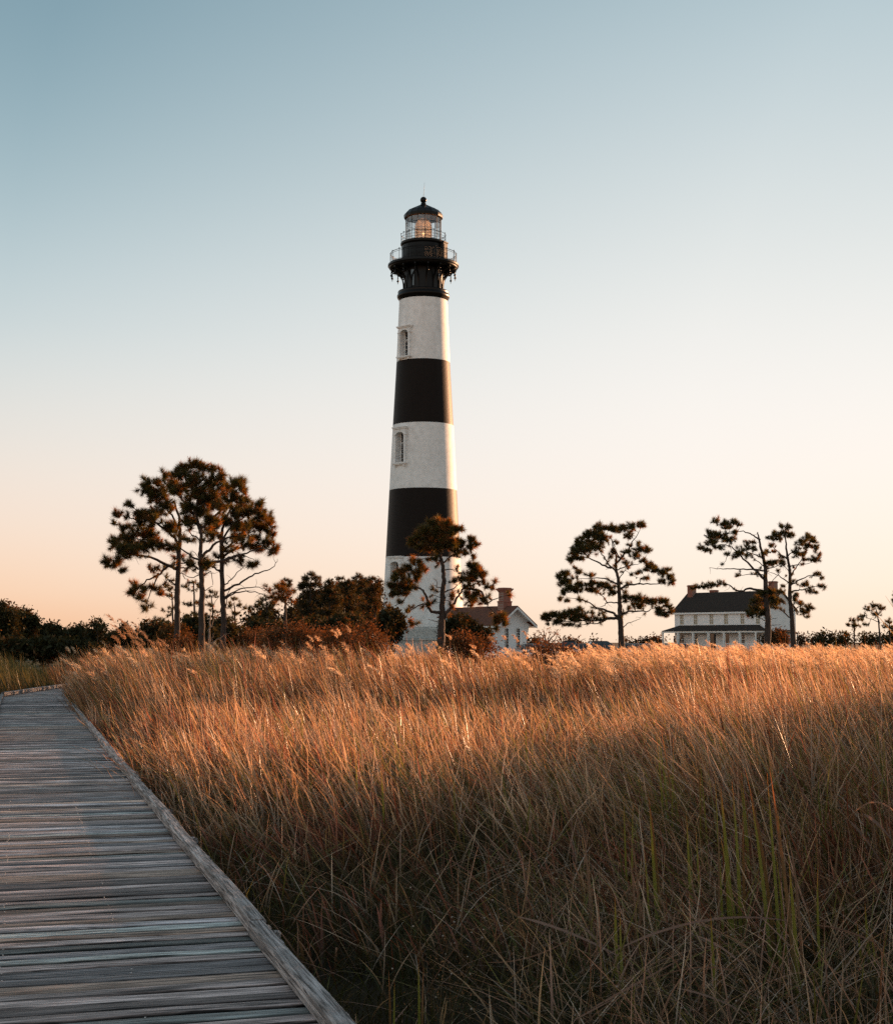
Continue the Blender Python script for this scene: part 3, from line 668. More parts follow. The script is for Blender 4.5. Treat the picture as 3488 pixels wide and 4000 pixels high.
O4 = (350, 1750, 2.24); O3 = (1400, 1850, 2.389); O6 = (2000, 1950, 2.389); O7 = (2550, 1950, 1.910); O8 = (1000, 2150, 2.987); O5 = (0, 2250, 1.991)
make_tree('pine_tree', 'leftmost tall pine of the left group, with low drooping boughs to the left', 'pine tree', O4, 56.5,
 [(768, 1570, 27), (770, 1400, 25), (772, 1200, 23), (780, 1000, 21), (788, 880, 20), (795, 750, 15), (780, 600, 11), (740, 470, 8)],
 [[(752, 1050), (650, 1010), (530, 960), (400, 935), (300, 965), (200, 1010)], [(785, 900), (700, 860), (600, 830), (450, 800), (300, 780)], [(790, 870), (740, 780), (640, 700), (520, 620), (430, 560), (370, 500)], [(750, 1055), (680, 1040), (600, 1110), (500, 1160), (420, 1240), (370, 1300)], [(785, 700), (700, 560), (600, 440), (500, 350)], [(430, 640), (330, 600), (240, 590)], [(600, 1110), (540, 1250), (500, 1380)], [(760, 1210), (690, 1150), (610, 1230)], [(790, 1050), (860, 1050), (920, 1080), (960, 1100)], [(785, 1230), (730, 1190), (680, 1150)], [(810, 1100), (840, 1140), (880, 1160)]],
 [(170, 1000, 60, 45), (250, 1000, 60, 45), (210, 1030, 50, 30), (250, 830, 75, 65), (340, 800, 110, 90), (370, 900, 120, 60), (300, 900, 80, 60), (520, 760, 130, 110), (560, 600, 120, 90), (450, 600, 80, 70), (350, 490, 42, 42), (240, 580, 48, 40), (330, 590, 30, 30), (218, 660, 32, 25), (500, 340, 80, 75), (560, 420, 80, 70), (590, 310, 60, 50), (680, 240, 55, 50), (640, 380, 80, 60), (300, 700, 60, 40), (660, 500, 100, 80), (620, 850, 100, 50), (460, 850, 100, 60), (710, 700, 80, 80), (400, 1190, 50, 45, .6), (380, 1260, 45, 50), (440, 1300, 50, 50), (480, 1230, 40, 40, .6), (490, 1400, 40, 30), (560, 1230, 60, 40, .6), (610, 1270, 50, 40, .6), (530, 1060, 40, 25, .5), (750, 960, 30, 25, .6), (700, 880, 80, 35, .7), (290, 1080, 40, 30)],
 dead=(8, 9, 10))
make_tree('pine_tree', 'tallest pine with the thick middle trunk of the left group', 'pine tree', O4, 52.0,
 [(985, 1790, 31), (982, 1600, 28), (980, 1400, 26), (984, 1200, 24), (980, 1060, 22), (972, 960, 20), (975, 850, 16), (975, 740, 14), (935, 560, 11), (945, 420, 9), (930, 250, 6)],
 [[(945, 975), (850, 910), (740, 860), (640, 840)], [(985, 950), (1050, 890), (1120, 830), (1230, 780), (1350, 740), (1450, 700)], [(960, 1060), (900, 1030), (820, 1010), (700, 1040)], [(1000, 1050), (1100, 1000), (1240, 960), (1340, 930), (1500, 880), (1620, 900)], [(970, 740), (900, 560), (800, 440), (740, 300)], [(935, 560), (1030, 450), (1100, 320), (1130, 230)], [(985, 700), (1090, 600), (1200, 500), (1280, 380), (1340, 320)], [(945, 420), (860, 300), (840, 190)], [(960, 1110), (900, 1140), (810, 1100)], [(985, 1140), (1060, 1080), (1080, 1200)], [(1000, 1250), (1040, 1230), (1080, 1210)], [(980, 820), (880, 740), (840, 640)]],
 [(920, 140, 75, 50), (840, 175, 70, 55), (985, 170, 60, 55), (785, 220, 60, 60), (900, 280, 130, 90), (1085, 190, 55, 50), (1060, 290, 90, 70), (1150, 240, 60, 60), (800, 370, 110, 80), (950, 400, 130, 90), (1080, 420, 110, 90), (1180, 340, 80, 80), (1290, 310, 90, 55), (1340, 360, 60, 80), (1260, 430, 90, 80), (1150, 520, 100, 80), (850, 520, 100, 80), (1000, 560, 90, 60), (870, 640, 100, 60), (730, 320, 70, 80), (1020, 480, 100, 80), (1350, 460, 50, 60), (1100, 780, 60, 40, .6), (850, 800, 70, 40, .6), (1060, 640, 90, 60), (890, 1000, 60, 30, .7), (1030, 1020, 50, 40, .8)],
 dead=(8, 9, 10))
make_tree('pine_tree', 'tall pine with the right trunk of the left group and long bare lower branches', 'pine tree', O4, 55.0,
 [(1172, 1540, 25), (1168, 1350, 23), (1163, 1200, 21), (1160, 1000, 19), (1155, 850, 17), (1160, 740, 14), (1200, 600, 9), (1240, 520, 6)],
 [[(1160, 830), (1230, 700), (1330, 620), (1450, 560)], [(1165, 900), (1280, 800), (1400, 740), (1550, 700)], [(1160, 990), (1250, 960), (1350, 940), (1450, 990)], [(1185, 1200), (1240, 1150), (1310, 1080), (1390, 1000)], [(1185, 1250), (1300, 1190), (1400, 1130), (1500, 1080), (1600, 1050), (1645, 970)], [(1190, 1320), (1280, 1270), (1400, 1255), (1500, 1280), (1560, 1290)], [(1190, 1300), (1300, 1240), (1450, 1215), (1540, 1230)], [(1140, 1080), (1080, 1040), (1020, 1000), (900, 900)], [(1165, 950), (1300, 880), (1480, 850), (1600, 880)], [(1180, 1450), (1200, 1330), (1250, 1190)]],
 [(1270, 560, 100, 80), (1380, 560, 100, 80), (1470, 510, 70, 55), (1490, 590, 80, 70), (1570, 640, 65, 60), (1400, 680, 100, 60), (1520, 700, 90, 60), (1600, 760, 45, 40), (1560, 830, 90, 45), (1610, 900, 60, 55), (1480, 880, 90, 45, .8), (1380, 850, 90, 50, .7), (1280, 800, 80, 50, .7), (1430, 1010, 50, 45), (1330, 970, 50, 40, .7), (1210, 640, 80, 80), (1100, 680, 80, 60), (1060, 740, 80, 50, .7), (1300, 700, 90, 60), (1450, 780, 90, 40, .7)],
 dead=(3, 4, 5, 6, 9))
make_tree('dead_sapling', 'thin bare pale sapling right of the thick middle pine trunk', 'bare tree', O4, 51.0,
 [(1045, 1800, 12), (1050, 1680, 10), (1052, 1560, 7), (1060, 1440, 4)], [[(1048, 1700), (1080, 1660), (1085, 1620)], [(1048, 1720), (1110, 1680), (1170, 1640), (1230, 1620)], [(1050, 1600), (1090, 1500), (1115, 1420)], [(1052, 1690), (1100, 1730), (1170, 1690)]], [], dead=(0, 1, 2, 3), bark=M['dead'], twig=.006)
make_tree('pine_tree', 'lone pine with a round top in front of the black and white tower', 'pine tree', O3, 62.0,
 [(768, 1600, 40), (775, 1440, 34), (780, 1330, 28), (783, 1200, 26), (792, 1050, 22), (797, 940, 19), (772, 800, 16), (755, 720, 13), (740, 640, 8), (760, 520, 5)],
 [[(765, 1310), (690, 1285), (650, 1230), (640, 1150), (590, 1080), (540, 1055), (470, 1085), (380, 1100), (300, 1090)], [(640, 1210), (560, 1235), (480, 1280), (440, 1330)], [(800, 1350), (850, 1270), (900, 1200), (930, 1140), (990, 1070), (1080, 1030), (1180, 1040), (1260, 1060)], [(1000, 1065), (1080, 1080), (1150, 1110), (1190, 1210), (1230, 1260), (1290, 1330), (1320, 1400)], [(785, 840), (860, 775), (930, 745), (1010, 740), (1060, 750)], [(765, 810), (700, 790), (610, 800), (540, 790)], [(800, 1100), (870, 1080), (930, 1040), (880, 1030)], [(800, 900), (880, 900), (960, 920)], [(770, 1160), (720, 1140), (680, 1130)], [(770, 1065), (730, 1050), (735, 1000), (700, 975)], [(800, 1200), (820, 1160), (825, 1120)], [(755, 1385), (700, 1370), (650, 1360)], [(765, 1205), (700, 1195)], [(800, 1190), (900, 1190)], [(755, 720), (700, 640), (640, 580)], [(755, 720), (830, 640), (900, 560)], [(1190, 1210), (1280, 1170), (1400, 1130)], [(540, 1060), (520, 960), (540, 850)], [(470, 1085), (430, 1180), (380, 1210)], [(750, 1500), (700, 1470)]],
 [(690, 480, 80, 65), (620, 530, 70, 60), (555, 590, 70, 60), (740, 500, 70, 70), (840, 480, 70, 60), (905, 520, 55, 50), (800, 570, 110, 80), (680, 620, 110, 80), (515, 640, 55, 50), (600, 690, 90, 45), (760, 680, 110, 60), (880, 640, 90, 70), (955, 510, 25, 35), (960, 660, 60, 60), (1050, 620, 60, 45), (1100, 660, 40, 35), (1040, 700, 60, 40), (1000, 740, 60, 30), (1070, 770, 40, 30), (900, 720, 60, 40), (730, 570, 90, 80),
  (1050, 850, 55, 40), (1100, 890, 85, 55), (1060, 940, 90, 50), (1150, 950, 60, 55), (980, 980, 60, 35), (900, 1000, 40, 20), (1040, 990, 80, 35), (1160, 1020, 50, 30, .7), (1250, 1060, 35, 25), (1270, 1010, 18, 18), (1100, 1130, 70, 50), (1060, 1180, 85, 60), (1020, 1130, 50, 50), (1180, 1170, 40, 35), (1410, 1130, 20, 22), (1360, 1340, 50, 45), (1290, 1380, 40, 40), (1370, 1400, 40, 30), (1290, 1440, 30, 22), (870, 1140, 28, 25), (1190, 1060, 40, 20, .7),
  (510, 805, 35, 35), (560, 830, 60, 45), (590, 880, 45, 40), (460, 890, 60, 45), (530, 920, 65, 45), (400, 930, 60, 50), (335, 970, 60, 45), (430, 1000, 80, 50), (300, 1050, 45, 40), (370, 1070, 80, 45), (460, 1060, 60, 40), (330, 1120, 50, 35), (420, 1120, 60, 25), (540, 980, 45, 35), (700, 1075, 28, 18), (510, 1410, 45, 32), (480, 1380, 30, 18), (285, 1250, 32, 35), (650, 800, 50, 20, .6), (720, 795, 25, 18), (400, 1200, 40, 30, .5)],
 dead=(8, 9, 10, 11, 12, 13, 19), warm=.35)
make_tree('pine_tree', 'spreading pine alone between the small brick chimney building and the long house', 'pine tree', O6, 82.0,
 [(1022, 1385, 31), (1015, 1250, 27), (1010, 1150, 25), (1005, 1000, 21), (1000, 900, 18), (992, 760, 16), (975, 690, 13), (970, 600, 10), (970, 520, 8), (940, 450, 6), (930, 380, 4)],
 [[(975, 690), (920, 630), (860, 550), (820, 480), (760, 400)], [(975, 600), (1030, 530), (1090, 460), (1110, 420), (1170, 330), (1200, 260)], [(910, 640), (820, 600), (720, 550), (640, 540), (560, 540)], [(970, 790), (900, 755), (820, 735), (700, 740), (600, 740)], [(1015, 835), (1070, 800), (1160, 795), (1290, 790), (1400, 790), (1500, 780)], [(1185, 790), (1200, 740), (1260, 720)], [(990, 970), (900, 960), (850, 1000), (780, 1020)], [(980, 1095), (940, 1060), (860, 1030), (790, 1015), (700, 960), (620, 930), (520, 920)], [(1030, 1070), (1080, 1050), (1180, 1045), (1260, 1045), (1310, 1020), (1400, 1000)], [(985, 1110), (900, 1110), (840, 1130), (760, 1130), (650, 1130), (500, 1140), (350, 1130)], [(880, 1120), (820, 1150), (700, 1165), (560, 1170)], [(1040, 1195), (1080, 1155), (1150, 1130), (1205, 1105)], [(1005, 730), (1050, 660), (1065, 620)], [(975, 660), (1050, 630), (1150, 610), (1200, 590)], [(1045, 1280), (1075, 1270)], [(1010, 965), (1080, 930), (1130, 900)], [(880, 960), (840, 900), (760, 840)], [(980, 790), (985, 860), (960, 900)], [(1000, 540), (960, 470), (945, 400), (880, 330)], [(760, 1130), (820, 1070), (870, 1050)]],
 [(820, 265, 80, 45), (900, 270, 80, 42), (700, 315, 48, 32), (760, 330, 90, 55), (960, 280, 60, 45), (1040, 270, 60, 45), (1110, 265, 60, 45), (1195, 240, 48, 45), (1090, 340, 60, 45, .8), (840, 360, 100, 70), (720, 400, 100, 70), (620, 410, 65, 60), (680, 470, 110, 60), (580, 480, 70, 60), (545, 560, 50, 42), (620, 550, 60, 40), (800, 450, 80, 50), (970, 400, 40, 25, .6), (945, 490, 35, 35), (1080, 490, 60, 35, .7), (1150, 520, 60, 50, .7), (1200, 470, 60, 40), (1260, 470, 45, 40), (1060, 590, 50, 25, .6), (920, 540, 30, 20), (1180, 420, 30, 60, .5),
  (1230, 580, 40, 35), (1280, 620, 60, 42), (1330, 650, 60, 40), (1250, 660, 60, 25, .7), (1180, 690, 38, 25), (1110, 700, 18, 18), (1400, 690, 65, 42), (1450, 660, 35, 25), (1470, 730, 60, 45), (1400, 760, 60, 25, .7), (1500, 770, 35, 25),
  (500, 700, 60, 48), (440, 715, 45, 45), (520, 760, 80, 50), (470, 780, 50, 35), (590, 640, 28, 22), (620, 690, 40, 30), (720, 710, 60, 22), (640, 800, 80, 45), (740, 790, 70, 45), (830, 800, 80, 45), (900, 820, 70, 45), (940, 860, 50, 45), (600, 850, 80, 38), (480, 870, 45, 35), (540, 830, 70, 38), (450, 930, 35, 25), (760, 850, 100, 35), (520, 950, 50, 20, .6), (620, 940, 50, 20, .6),
  (330, 1080, 60, 45), (300, 1115, 40, 38), (400, 1080, 70, 45), (490, 1090, 80, 45), (560, 1060, 70, 48), (620, 1040, 60, 38), (640, 1090, 80, 48), (580, 1120, 90, 40), (430, 1140, 80, 40), (700, 1120, 50, 25), (330, 1165, 28, 18), (520, 1170, 80, 20), (740, 1060, 40, 20, .6), (620, 1185, 60, 12, .6),
  (1060, 920, 50, 40, .8), (1130, 920, 60, 40), (1190, 940, 60, 48), (1180, 1000, 60, 42), (1260, 950, 60, 42), (1330, 960, 60, 38), (1400, 950, 70, 42), (1450, 990, 48, 48), (1380, 1030, 60, 42), (1430, 1075, 55, 38), (1370, 1070, 28, 35), (1050, 870, 28, 18), (1120, 980, 50, 25, .7), (1080, 1020, 30, 18), (1480, 1050, 35, 35)],
 dead=(11, 14, 17), tuft=.24, warm=.2, nn=85, wid=.014)
make_tree('pine_tree', 'leaning pine with a snapped bare top in front of the long white house', 'pine tree', O7, 95.0,
 [(852, 1065, 25), (855, 900, 22), (845, 760, 20), (840, 640, 18), (838, 540, 14), (825, 450, 12), (805, 370, 9), (790, 300, 7), (779, 245, 4)],
 [[(790, 300), (750, 270), (690, 245), (620, 240), (570, 240)], [(830, 600), (780, 550), (720, 490), (660, 430), (600, 370), (540, 340), (450, 350)], [(815, 440), (750, 410), (690, 390), (620, 350)], [(820, 530), (700, 525), (600, 520), (500, 520), (420, 510)], [(850, 690), (780, 680), (720, 665), (660, 685), (600, 670), (560, 640), (470, 640), (330, 660)], [(860, 650), (910, 590), (955, 540)], [(850, 520), (920, 500), (990, 460)], [(840, 905), (780, 880), (720, 870)], [(870, 900), (925, 885)], [(870, 940), (950, 935)], [(825, 500), (760, 450), (740, 420)], [(835, 570), (740, 560), (640, 570)], [(850, 780), (790, 760), (740, 800)], [(870, 700), (900, 690), (930, 720)]],
 [(480, 160, 45, 35), (530, 180, 60, 38), (600, 170, 45, 32), (640, 190, 38, 16), (560, 210, 60, 28), (430, 265, 55, 45), (500, 270, 80, 48), (560, 300, 70, 38), (450, 320, 80, 38), (350, 360, 45, 26), (400, 380, 50, 28), (480, 360, 60, 28, .8), (610, 250, 30, 25), (640, 400, 55, 45), (700, 335, 38, 35, .8), (740, 370, 50, 35, .7), (700, 420, 50, 25, .6), (620, 430, 30, 18), (750, 320, 38, 16), (510, 485, 20, 10), (630, 570, 25, 15), (560, 410, 60, 20, .5),
  (310, 665, 38, 20), (370, 655, 60, 26), (440, 640, 60, 28), (500, 625, 42, 22), (540, 640, 28, 18), (870, 480, 50, 38), (920, 470, 38, 28), (830, 400, 28, 22), (800, 700, 60, 35), (780, 760, 70, 48), (760, 820, 80, 45), (740, 860, 60, 25), (880, 700, 60, 48), (900, 760, 60, 40), (820, 850, 50, 38), (705, 845, 28, 18)],
 dead=(3, 5, 8, 9), tuft=.24, warm=.12, nn=75, wid=.017, sp=.20, twig=.014)
make_tree('pine_tree', 'slender open pine behind the right end of the long white house', 'pine tree', O7, 99.0,
 [(1045, 1075, 20), (1035, 900, 17), (1022, 760, 15), (1020, 640, 13), (1018, 540, 11), (1005, 450, 9), (992, 370, 7), (990, 300, 5), (970, 225, 3)],
 [[(1020, 630), (960, 590), (920, 560), (860, 540)], [(1025, 580), (1060, 520), (1110, 450), (1150, 380)], [(1030, 640), (1100, 600), (1170, 570), (1250, 580)], [(1035, 690), (1080, 680), (1130, 670), (1200, 650), (1280, 650)], [(1005, 450), (940, 400), (880, 340)], [(1005, 420), (1070, 370), (1130, 320)], [(1020, 880), (970, 840), (920, 800), (890, 740)], [(1035, 850), (1090, 800), (1150, 800)], [(1030, 980), (920, 978)], [(1010, 500), (1100, 490), (1200, 470)], [(1015, 540), (980, 500), (950, 470)]],
 [(955, 205, 32, 30), (1010, 212, 34, 34), (900, 260, 38, 34), (860, 290, 28, 14), (930, 290, 60, 38), (1020, 270, 48, 38), (960, 250, 60, 28), (890, 350, 48, 28, .7), (900, 390, 38, 22, .7), (850, 390, 28, 22), (1150, 280, 42, 38), (1190, 310, 48, 38), (1100, 320, 48, 38), (1150, 350, 60, 42), (1210, 360, 35, 38), (1060, 400, 48, 38, .8), (1120, 410, 60, 36, .8), (1240, 420, 22, 32), (1200, 450, 60, 32), (1130, 450, 50, 22, .6), (1230, 560, 60, 16), (1260, 590, 28, 16), (1130, 640, 50, 22), (1170, 680, 50, 26), (1200, 700, 38, 16), (1250, 650, 50, 15), (1280, 665, 12, 18), (1060, 720, 28, 22), (1100, 780, 50, 28), (1160, 810, 48, 32), (1120, 840, 58, 36), (1150, 880, 38, 12), (1050, 750, 30, 28), (960, 480, 38, 28), (950, 690, 50, 32), (940, 760, 48, 38), (900, 800, 38, 28), (970, 650, 28, 18), (1050, 610, 20, 13)],
 dead=(8,), tuft=.24, warm=.12, nn=75, wid=.017, sp=.20, twig=.014)
# far right group of small pines
FR = dict(tuft=.30, nn=34, wid=.03, sp=.27, twig=.022, warm=.1, cones=False, group='small far pines at the right edge')
make_tree('pine_tree', 'small flat-topped pine far off at the right, taller one with a long bare trunk', 'pine tree', O7, 140, [(1690, 1060, 7), (1682, 930, 6), (1672, 860, 4), (1660, 810, 3)], [[(1685, 920), (1640, 900), (1580, 880)], [(1672, 870), (1620, 830)], [(1672, 870), (1710, 820)]], [(1650, 795, 65, 26), (1610, 820, 50, 26), (1700, 815, 45, 26), (1660, 860, 50, 22), (1560, 880, 48, 36), (1580, 930, 38, 16)], **FR)
make_tree('pine_tree', 'small rounded pine far off, leftmost of the far right pines', 'pine tree', O7, 145, [(1500, 1060, 6), (1497, 950, 5), (1485, 900, 3)], [[(1497, 960), (1450, 940)], [(1498, 980), (1530, 930)]], [(1480, 905, 42, 28), (1510, 940, 50, 30), (1455, 940, 32, 22), (1440, 1000, 42, 26), (1530, 900, 20, 18)], **FR)
make_tree('pine_tree', 'small dark pine far off, low at the right edge of the picture', 'pine tree', O7, 142, [(1765, 1060, 6), (1762, 950, 5), (1760, 900, 3)], [[(1763, 960), (1730, 950)]], [(1760, 910, 46, 25), (1735, 950, 36, 26), (1785, 960, 34, 30), (1775, 1005, 30, 18)], **FR)
make_tree('pine_tree', 'far pine cut off by the right edge, only its left boughs in view', 'pine tree', O7, 138, [(1835, 1060, 8), (1832, 850, 6), (1830, 740, 3)], [[(1832, 800), (1795, 765)]], [(1795, 755, 30, 28), (1830, 720, 50, 40), (1860, 780, 50, 40), (1800, 700, 20, 18)], **FR)
# ---- background pines and evergreen trees between the left group and the tower
BK = dict(dens=1.7, col=(.040, .038, .014), warmcol=(.12, .062, .022), tuft=.26, nn=36, wid=.022, sp=.235, twig=.016, warm=.16, cones=False)
make_tree('pine_tree', 'bushy sun-tinted orange pine right of the left group, nearer than the dark trees', 'pine tree', O8, 74, [(345, 960, 22), (345, 800, 18), (345, 700, 14), (340, 560, 9), (320, 430, 5)], [[(345, 620), (260, 560), (180, 540)], [(345, 640), (410, 560), (430, 500)], [(340, 560), (280, 470)]],
 [(300, 480, 100, 70), (240, 430, 75, 48), (330, 400, 60, 45), (390, 500, 60, 60), (190, 530, 65, 45), (320, 560, 100, 50), (240, 560, 80, 40), (150, 470, 50, 40), (120, 420, 35, 30, .7), (410, 590, 50, 30, .7)], tuft=.26, nn=60, wid=.014, sp=.19, warm=.75, cones=False, col=(.06, .055, .015))  # crown tinted orange to put low sun into its needles
make_tree('pine_tree', 'dark small pine behind the bushy sun-tinted orange pine', 'pine tree', O8, 100, [(145, 950, 10), (140, 750, 8), (120, 620, 5)], [[(140, 760), (60, 720)], [(140, 720), (210, 660)]],
 [(60, 620, 70, 45), (130, 680, 80, 50), (50, 750, 60, 38), (200, 620, 60, 50), (220, 720, 60, 40), (120, 820, 90, 50), (-10, 800, 50, 40), (250, 860, 90, 60)], **BK)
make_tree('pine_tree', 'small round-topped pine behind the bushy one, poking up above it', 'pine tree', O8, 108, [(350, 960, 10), (352, 600, 7), (350, 420, 4)], [[(350, 430), (310, 370)], [(350, 420), (400, 370)]],
 [(350, 345, 45, 28), (310, 370, 30, 25), (400, 370, 38, 28), (380, 420, 55, 38), (330, 420, 40, 30), (440, 480, 40, 40), (410, 700, 50, 30, .6), (400, 790, 60, 40), (470, 840, 60, 50)], **BK)
make_tree('pine_tree', 'tall dark round-headed pine, the tallest in the clump left of the tower', 'pine tree', O8, 112, [(640, 960, 14), (640, 700, 12), (640, 500, 9), (645, 350, 5)], [[(640, 520), (560, 440)], [(640, 540), (720, 430)], [(640, 620), (560, 560)], [(640, 640), (760, 560)], [(640, 400), (600, 330)]],
 [(640, 280, 75, 40), (580, 330, 80, 48), (700, 325, 70, 48), (640, 400, 130, 65), (540, 430, 75, 60), (740, 390, 50, 48), (620, 490, 100, 45), (530, 550, 65, 45), (720, 550, 55, 38, .7), (600, 640, 140, 55), (560, 720, 130, 60), (680, 700, 90, 50), (640, 820, 200, 80), (540, 400, 50, 50), (760, 480, 40, 30, .6)], **BK)
make_tree('pine_tree', 'dark pine with a knobbly top just right of the tallest in the clump', 'pine tree', O8, 108, [(860, 960, 12), (860, 700, 10), (860, 450, 6)], [[(860, 560), (800, 480)], [(860, 520), (930, 450)]],
 [(845, 370, 50, 38), (890, 400, 70, 50), (820, 440, 60, 60), (960, 330, 30, 28), (1010, 325, 30, 18), (880, 500, 120, 75), (800, 560, 80, 60), (930, 600, 120, 90), (860, 720, 150, 90), (900, 850, 180, 90)], **BK)
make_tree('pine_tree', 'broad dark pine in the middle of the clump with sprigs above its top', 'pine tree', O8, 115, [(1080, 960, 14), (1085, 700, 11), (1090, 430, 6)], [[(1090, 500), (1010, 410)], [(1090, 500), (1170, 400)]],
 [(1010, 390, 80, 45), (1090, 370, 60, 40), (1080, 440, 120, 70), (980, 480, 90, 70), (1060, 560, 150, 80), (1120, 680, 160, 90), (1060, 800, 200, 100)], **BK)
make_tree('pine_tree', 'dark pine with a round tufted top nearer the tower', 'pine tree', O8, 118, [(1210, 960, 13), (1205, 700, 10), (1200, 400, 6)], [[(1200, 430), (1160, 350)], [(1200, 430), (1260, 370)]],
 [(1195, 300, 52, 34), (1150, 330, 40, 26), (1240, 330, 38, 28), (1190, 380, 90, 55), (1280, 330, 24, 26), (1270, 420, 80, 60), (1200, 480, 120, 80), (1180, 600, 150, 90), (1260, 700, 170, 110), (1240, 850, 220, 100)], **BK)
make_tree('pine_tree', 'rust-tinged dark pine standing against the left side of the tower', 'pine tree', O8, 104, [(1390, 960, 13), (1385, 700, 10), (1375, 400, 6)], [[(1375, 450), (1320, 370)], [(1375, 450), (1440, 380)]],
 [(1370, 330, 60, 34), (1320, 370, 60, 45), (1420, 370, 50, 45), (1390, 440, 80, 60), (1320, 480, 100, 70), (1430, 500, 40, 70), (1370, 580, 110, 80), (1310, 660, 120, 70), (1400, 680, 80, 80), (1350, 800, 160, 100)], **{**BK, 'warm': .5})
# small pines seen between the trunks of the left group
BS = dict(tuft=.24, nn=36, wid=.02, sp=.22, twig=.014, warm=.15, cones=False)
make_tree('pine_tree', 'small dark pine seen between the left and middle trunks, spreading flat top', 'pine tree', O4, 100, [(920, 1580, 10), (918, 1350, 8), (912, 1190, 5)], [[(916, 1260), (850, 1220)], [(918, 1240), (980, 1210)], [(918, 1380), (860, 1380)]],
 [(900, 1178, 80, 24), (850, 1215, 60, 30), (950, 1205, 55, 28), (880, 1370, 80, 25), (960, 1350, 55, 25), (840, 1480, 50, 40), (940, 1450, 60, 30)], **BS)
make_tree('pine_tree', 'small dark pine partly behind the left trunk of the left group', 'pine tree', O4, 96, [(735, 1600, 9), (728, 1400, 7), (722, 1260, 4)], [[(728, 1330), (670, 1290)], [(730, 1440), (650, 1420)]],
 [(700, 1240, 60, 36), (660, 1210, 40, 28), (700, 1290, 70, 28), (640, 1420, 42, 20), (725, 1400, 48, 20), (770, 1240, 40, 25), (700, 1470, 50, 18, .6)], **BS)
make_tree('pine_tree', 'low spreading dark pine left of the left trunk, below its drooping bough', 'pine tree', O4, 92, [(640, 1640, 8), (625, 1560, 6), (610, 1500, 4)], [[(625, 1560), (570, 1520)]], [(600, 1500, 70, 30), (630, 1535, 75, 30), (560, 1520, 40, 22), (660, 1570, 60, 30)], **BS)
make_tree('pine_tree', 'small dark pine between the middle and right trunks', 'pine tree', O4, 98, [(1085, 1640, 9), (1080, 1450, 7), (1070, 1300, 4)], [[(1080, 1400), (1020, 1330)], [(1080, 1380), (1130, 1300)]], [(1060, 1260, 50, 24), (1030, 1300, 45, 28), (1100, 1290, 42, 28), (1060, 1370, 60, 24, .7), (1100, 1430, 55, 30), (1020, 1470, 50, 40)], **BS)
make_tree('pine_tree', 'small dark pine just right of the right trunk, rounded top', 'pine tree', O4, 95, [(1278, 1680, 9), (1273, 1450, 7), (1268, 1350, 4)], [[(1273, 1450), (1220, 1400)], [(1273, 1460), (1330, 1420)]], [(1268, 1322, 52, 26), (1230, 1370, 48, 32), (1305, 1372, 48, 32), (1280, 1450, 68, 28), (1350, 1390, 38, 25), (1240, 1500, 50, 30), (1330, 1580, 55, 35)], **BS)
make_tree('pine_tree', 'dark uneven pine behind the bare branch ends of the right trunk', 'pine tree', O4, 98, [(1560, 1680, 11), (1555, 1450, 9), (1545, 1330, 5)], [[(1555, 1450), (1470, 1400)], [(1555, 1440), (1620, 1380)]], [(1520, 1320, 60, 40), (1470, 1390, 80, 40), (1400, 1400, 45, 35), (1580, 1370, 60, 40), (1530, 1460, 100, 50), (1450, 1500, 70, 45), (1580, 1550, 110, 60), (1480, 1600, 80, 50), (1420, 1440, 40, 25, .6)], **BS)

# ---- broadleaf shrubs and dark tree belts
def shrub(name, label, cat, o, Y, blobs, cx=None, col=(.03, .032, .014), warm=.1, warmcol=(.10, .05, .018), size=.12, nn=34, spread=.19, sp=.30, group=None, dens=1.0):
    xs = [b[0] for b in blobs]; cx = cx if cx is not None else sum(xs)/len(xs); top = min(b[1]-b[3]*.4 for b in blobs)
    yb = (at(0, 0, 1), )
    base_py = HZ+(CAMZ-(lz if Y > 108 else 0))/Y*FPX; yb = (base_py-o[1])*o[2]
    k_ = mpx(2450, Y)/o[2]
    r = max(3, .06/k_)
    trunk = [(cx, yb, r), (cx+random.uniform(-6, 6), (yb+top)/2, r*.8), (cx+random.uniform(-12, 12), top+(yb-top)*.2, r*.4)]
    limbs = []
    for b in random.sample(blobs, min(len(blobs), 5)):
        y_ = yb-(yb-top)*.3; limbs.append([(cx, y_), ((cx+b[0])/2, (y_+b[1])/2-4), (b[0], b[1])])
    return make_tree(name, label, cat, o, Y, trunk, limbs, blobs, group, kind='leaf', tuft=size, nn=nn, wid=spread, sp=sp, col=col, warm=warm, warmcol=warmcol, cones=False, twig=.010, dens=dens, depth=.8)
# far left dark belt (zoom of the left edge)
shrub('evergreen_tree', 'dark evergreen at the far left edge, tallest of the left tree belt', 'tree', O5, 96, [(20, 235, 38, 24), (-40, 300, 80, 60), (50, 320, 90, 60), (30, 420, 120, 80), (-60, 420, 90, 80), (40, 530, 130, 70)])
shrub('evergreen_tree', 'dark round evergreen second from the left edge in the left tree belt', 'tree', O5, 100, [(190, 290, 38, 28), (110, 290, 50, 30), (150, 340, 90, 50), (230, 360, 70, 50), (180, 440, 120, 70), (170, 540, 130, 60)])
shrub('evergreen_tree', 'low dark evergreen beyond the boardwalk bend', 'tree', O5, 108, [(390, 405, 50, 28), (440, 420, 40, 24), (350, 430, 60, 40), (420, 470, 80, 45), (300, 440, 50, 45), (380, 550, 110, 55)])
shrub('evergreen_tree', 'dark evergreen right of the boardwalk bend, flat topped', 'tree', O5, 112, [(620, 420, 50, 22), (570, 440, 40, 26), (520, 450, 30, 14), (620, 480, 80, 40), (540, 510, 80, 40), (600, 560, 110, 50)])
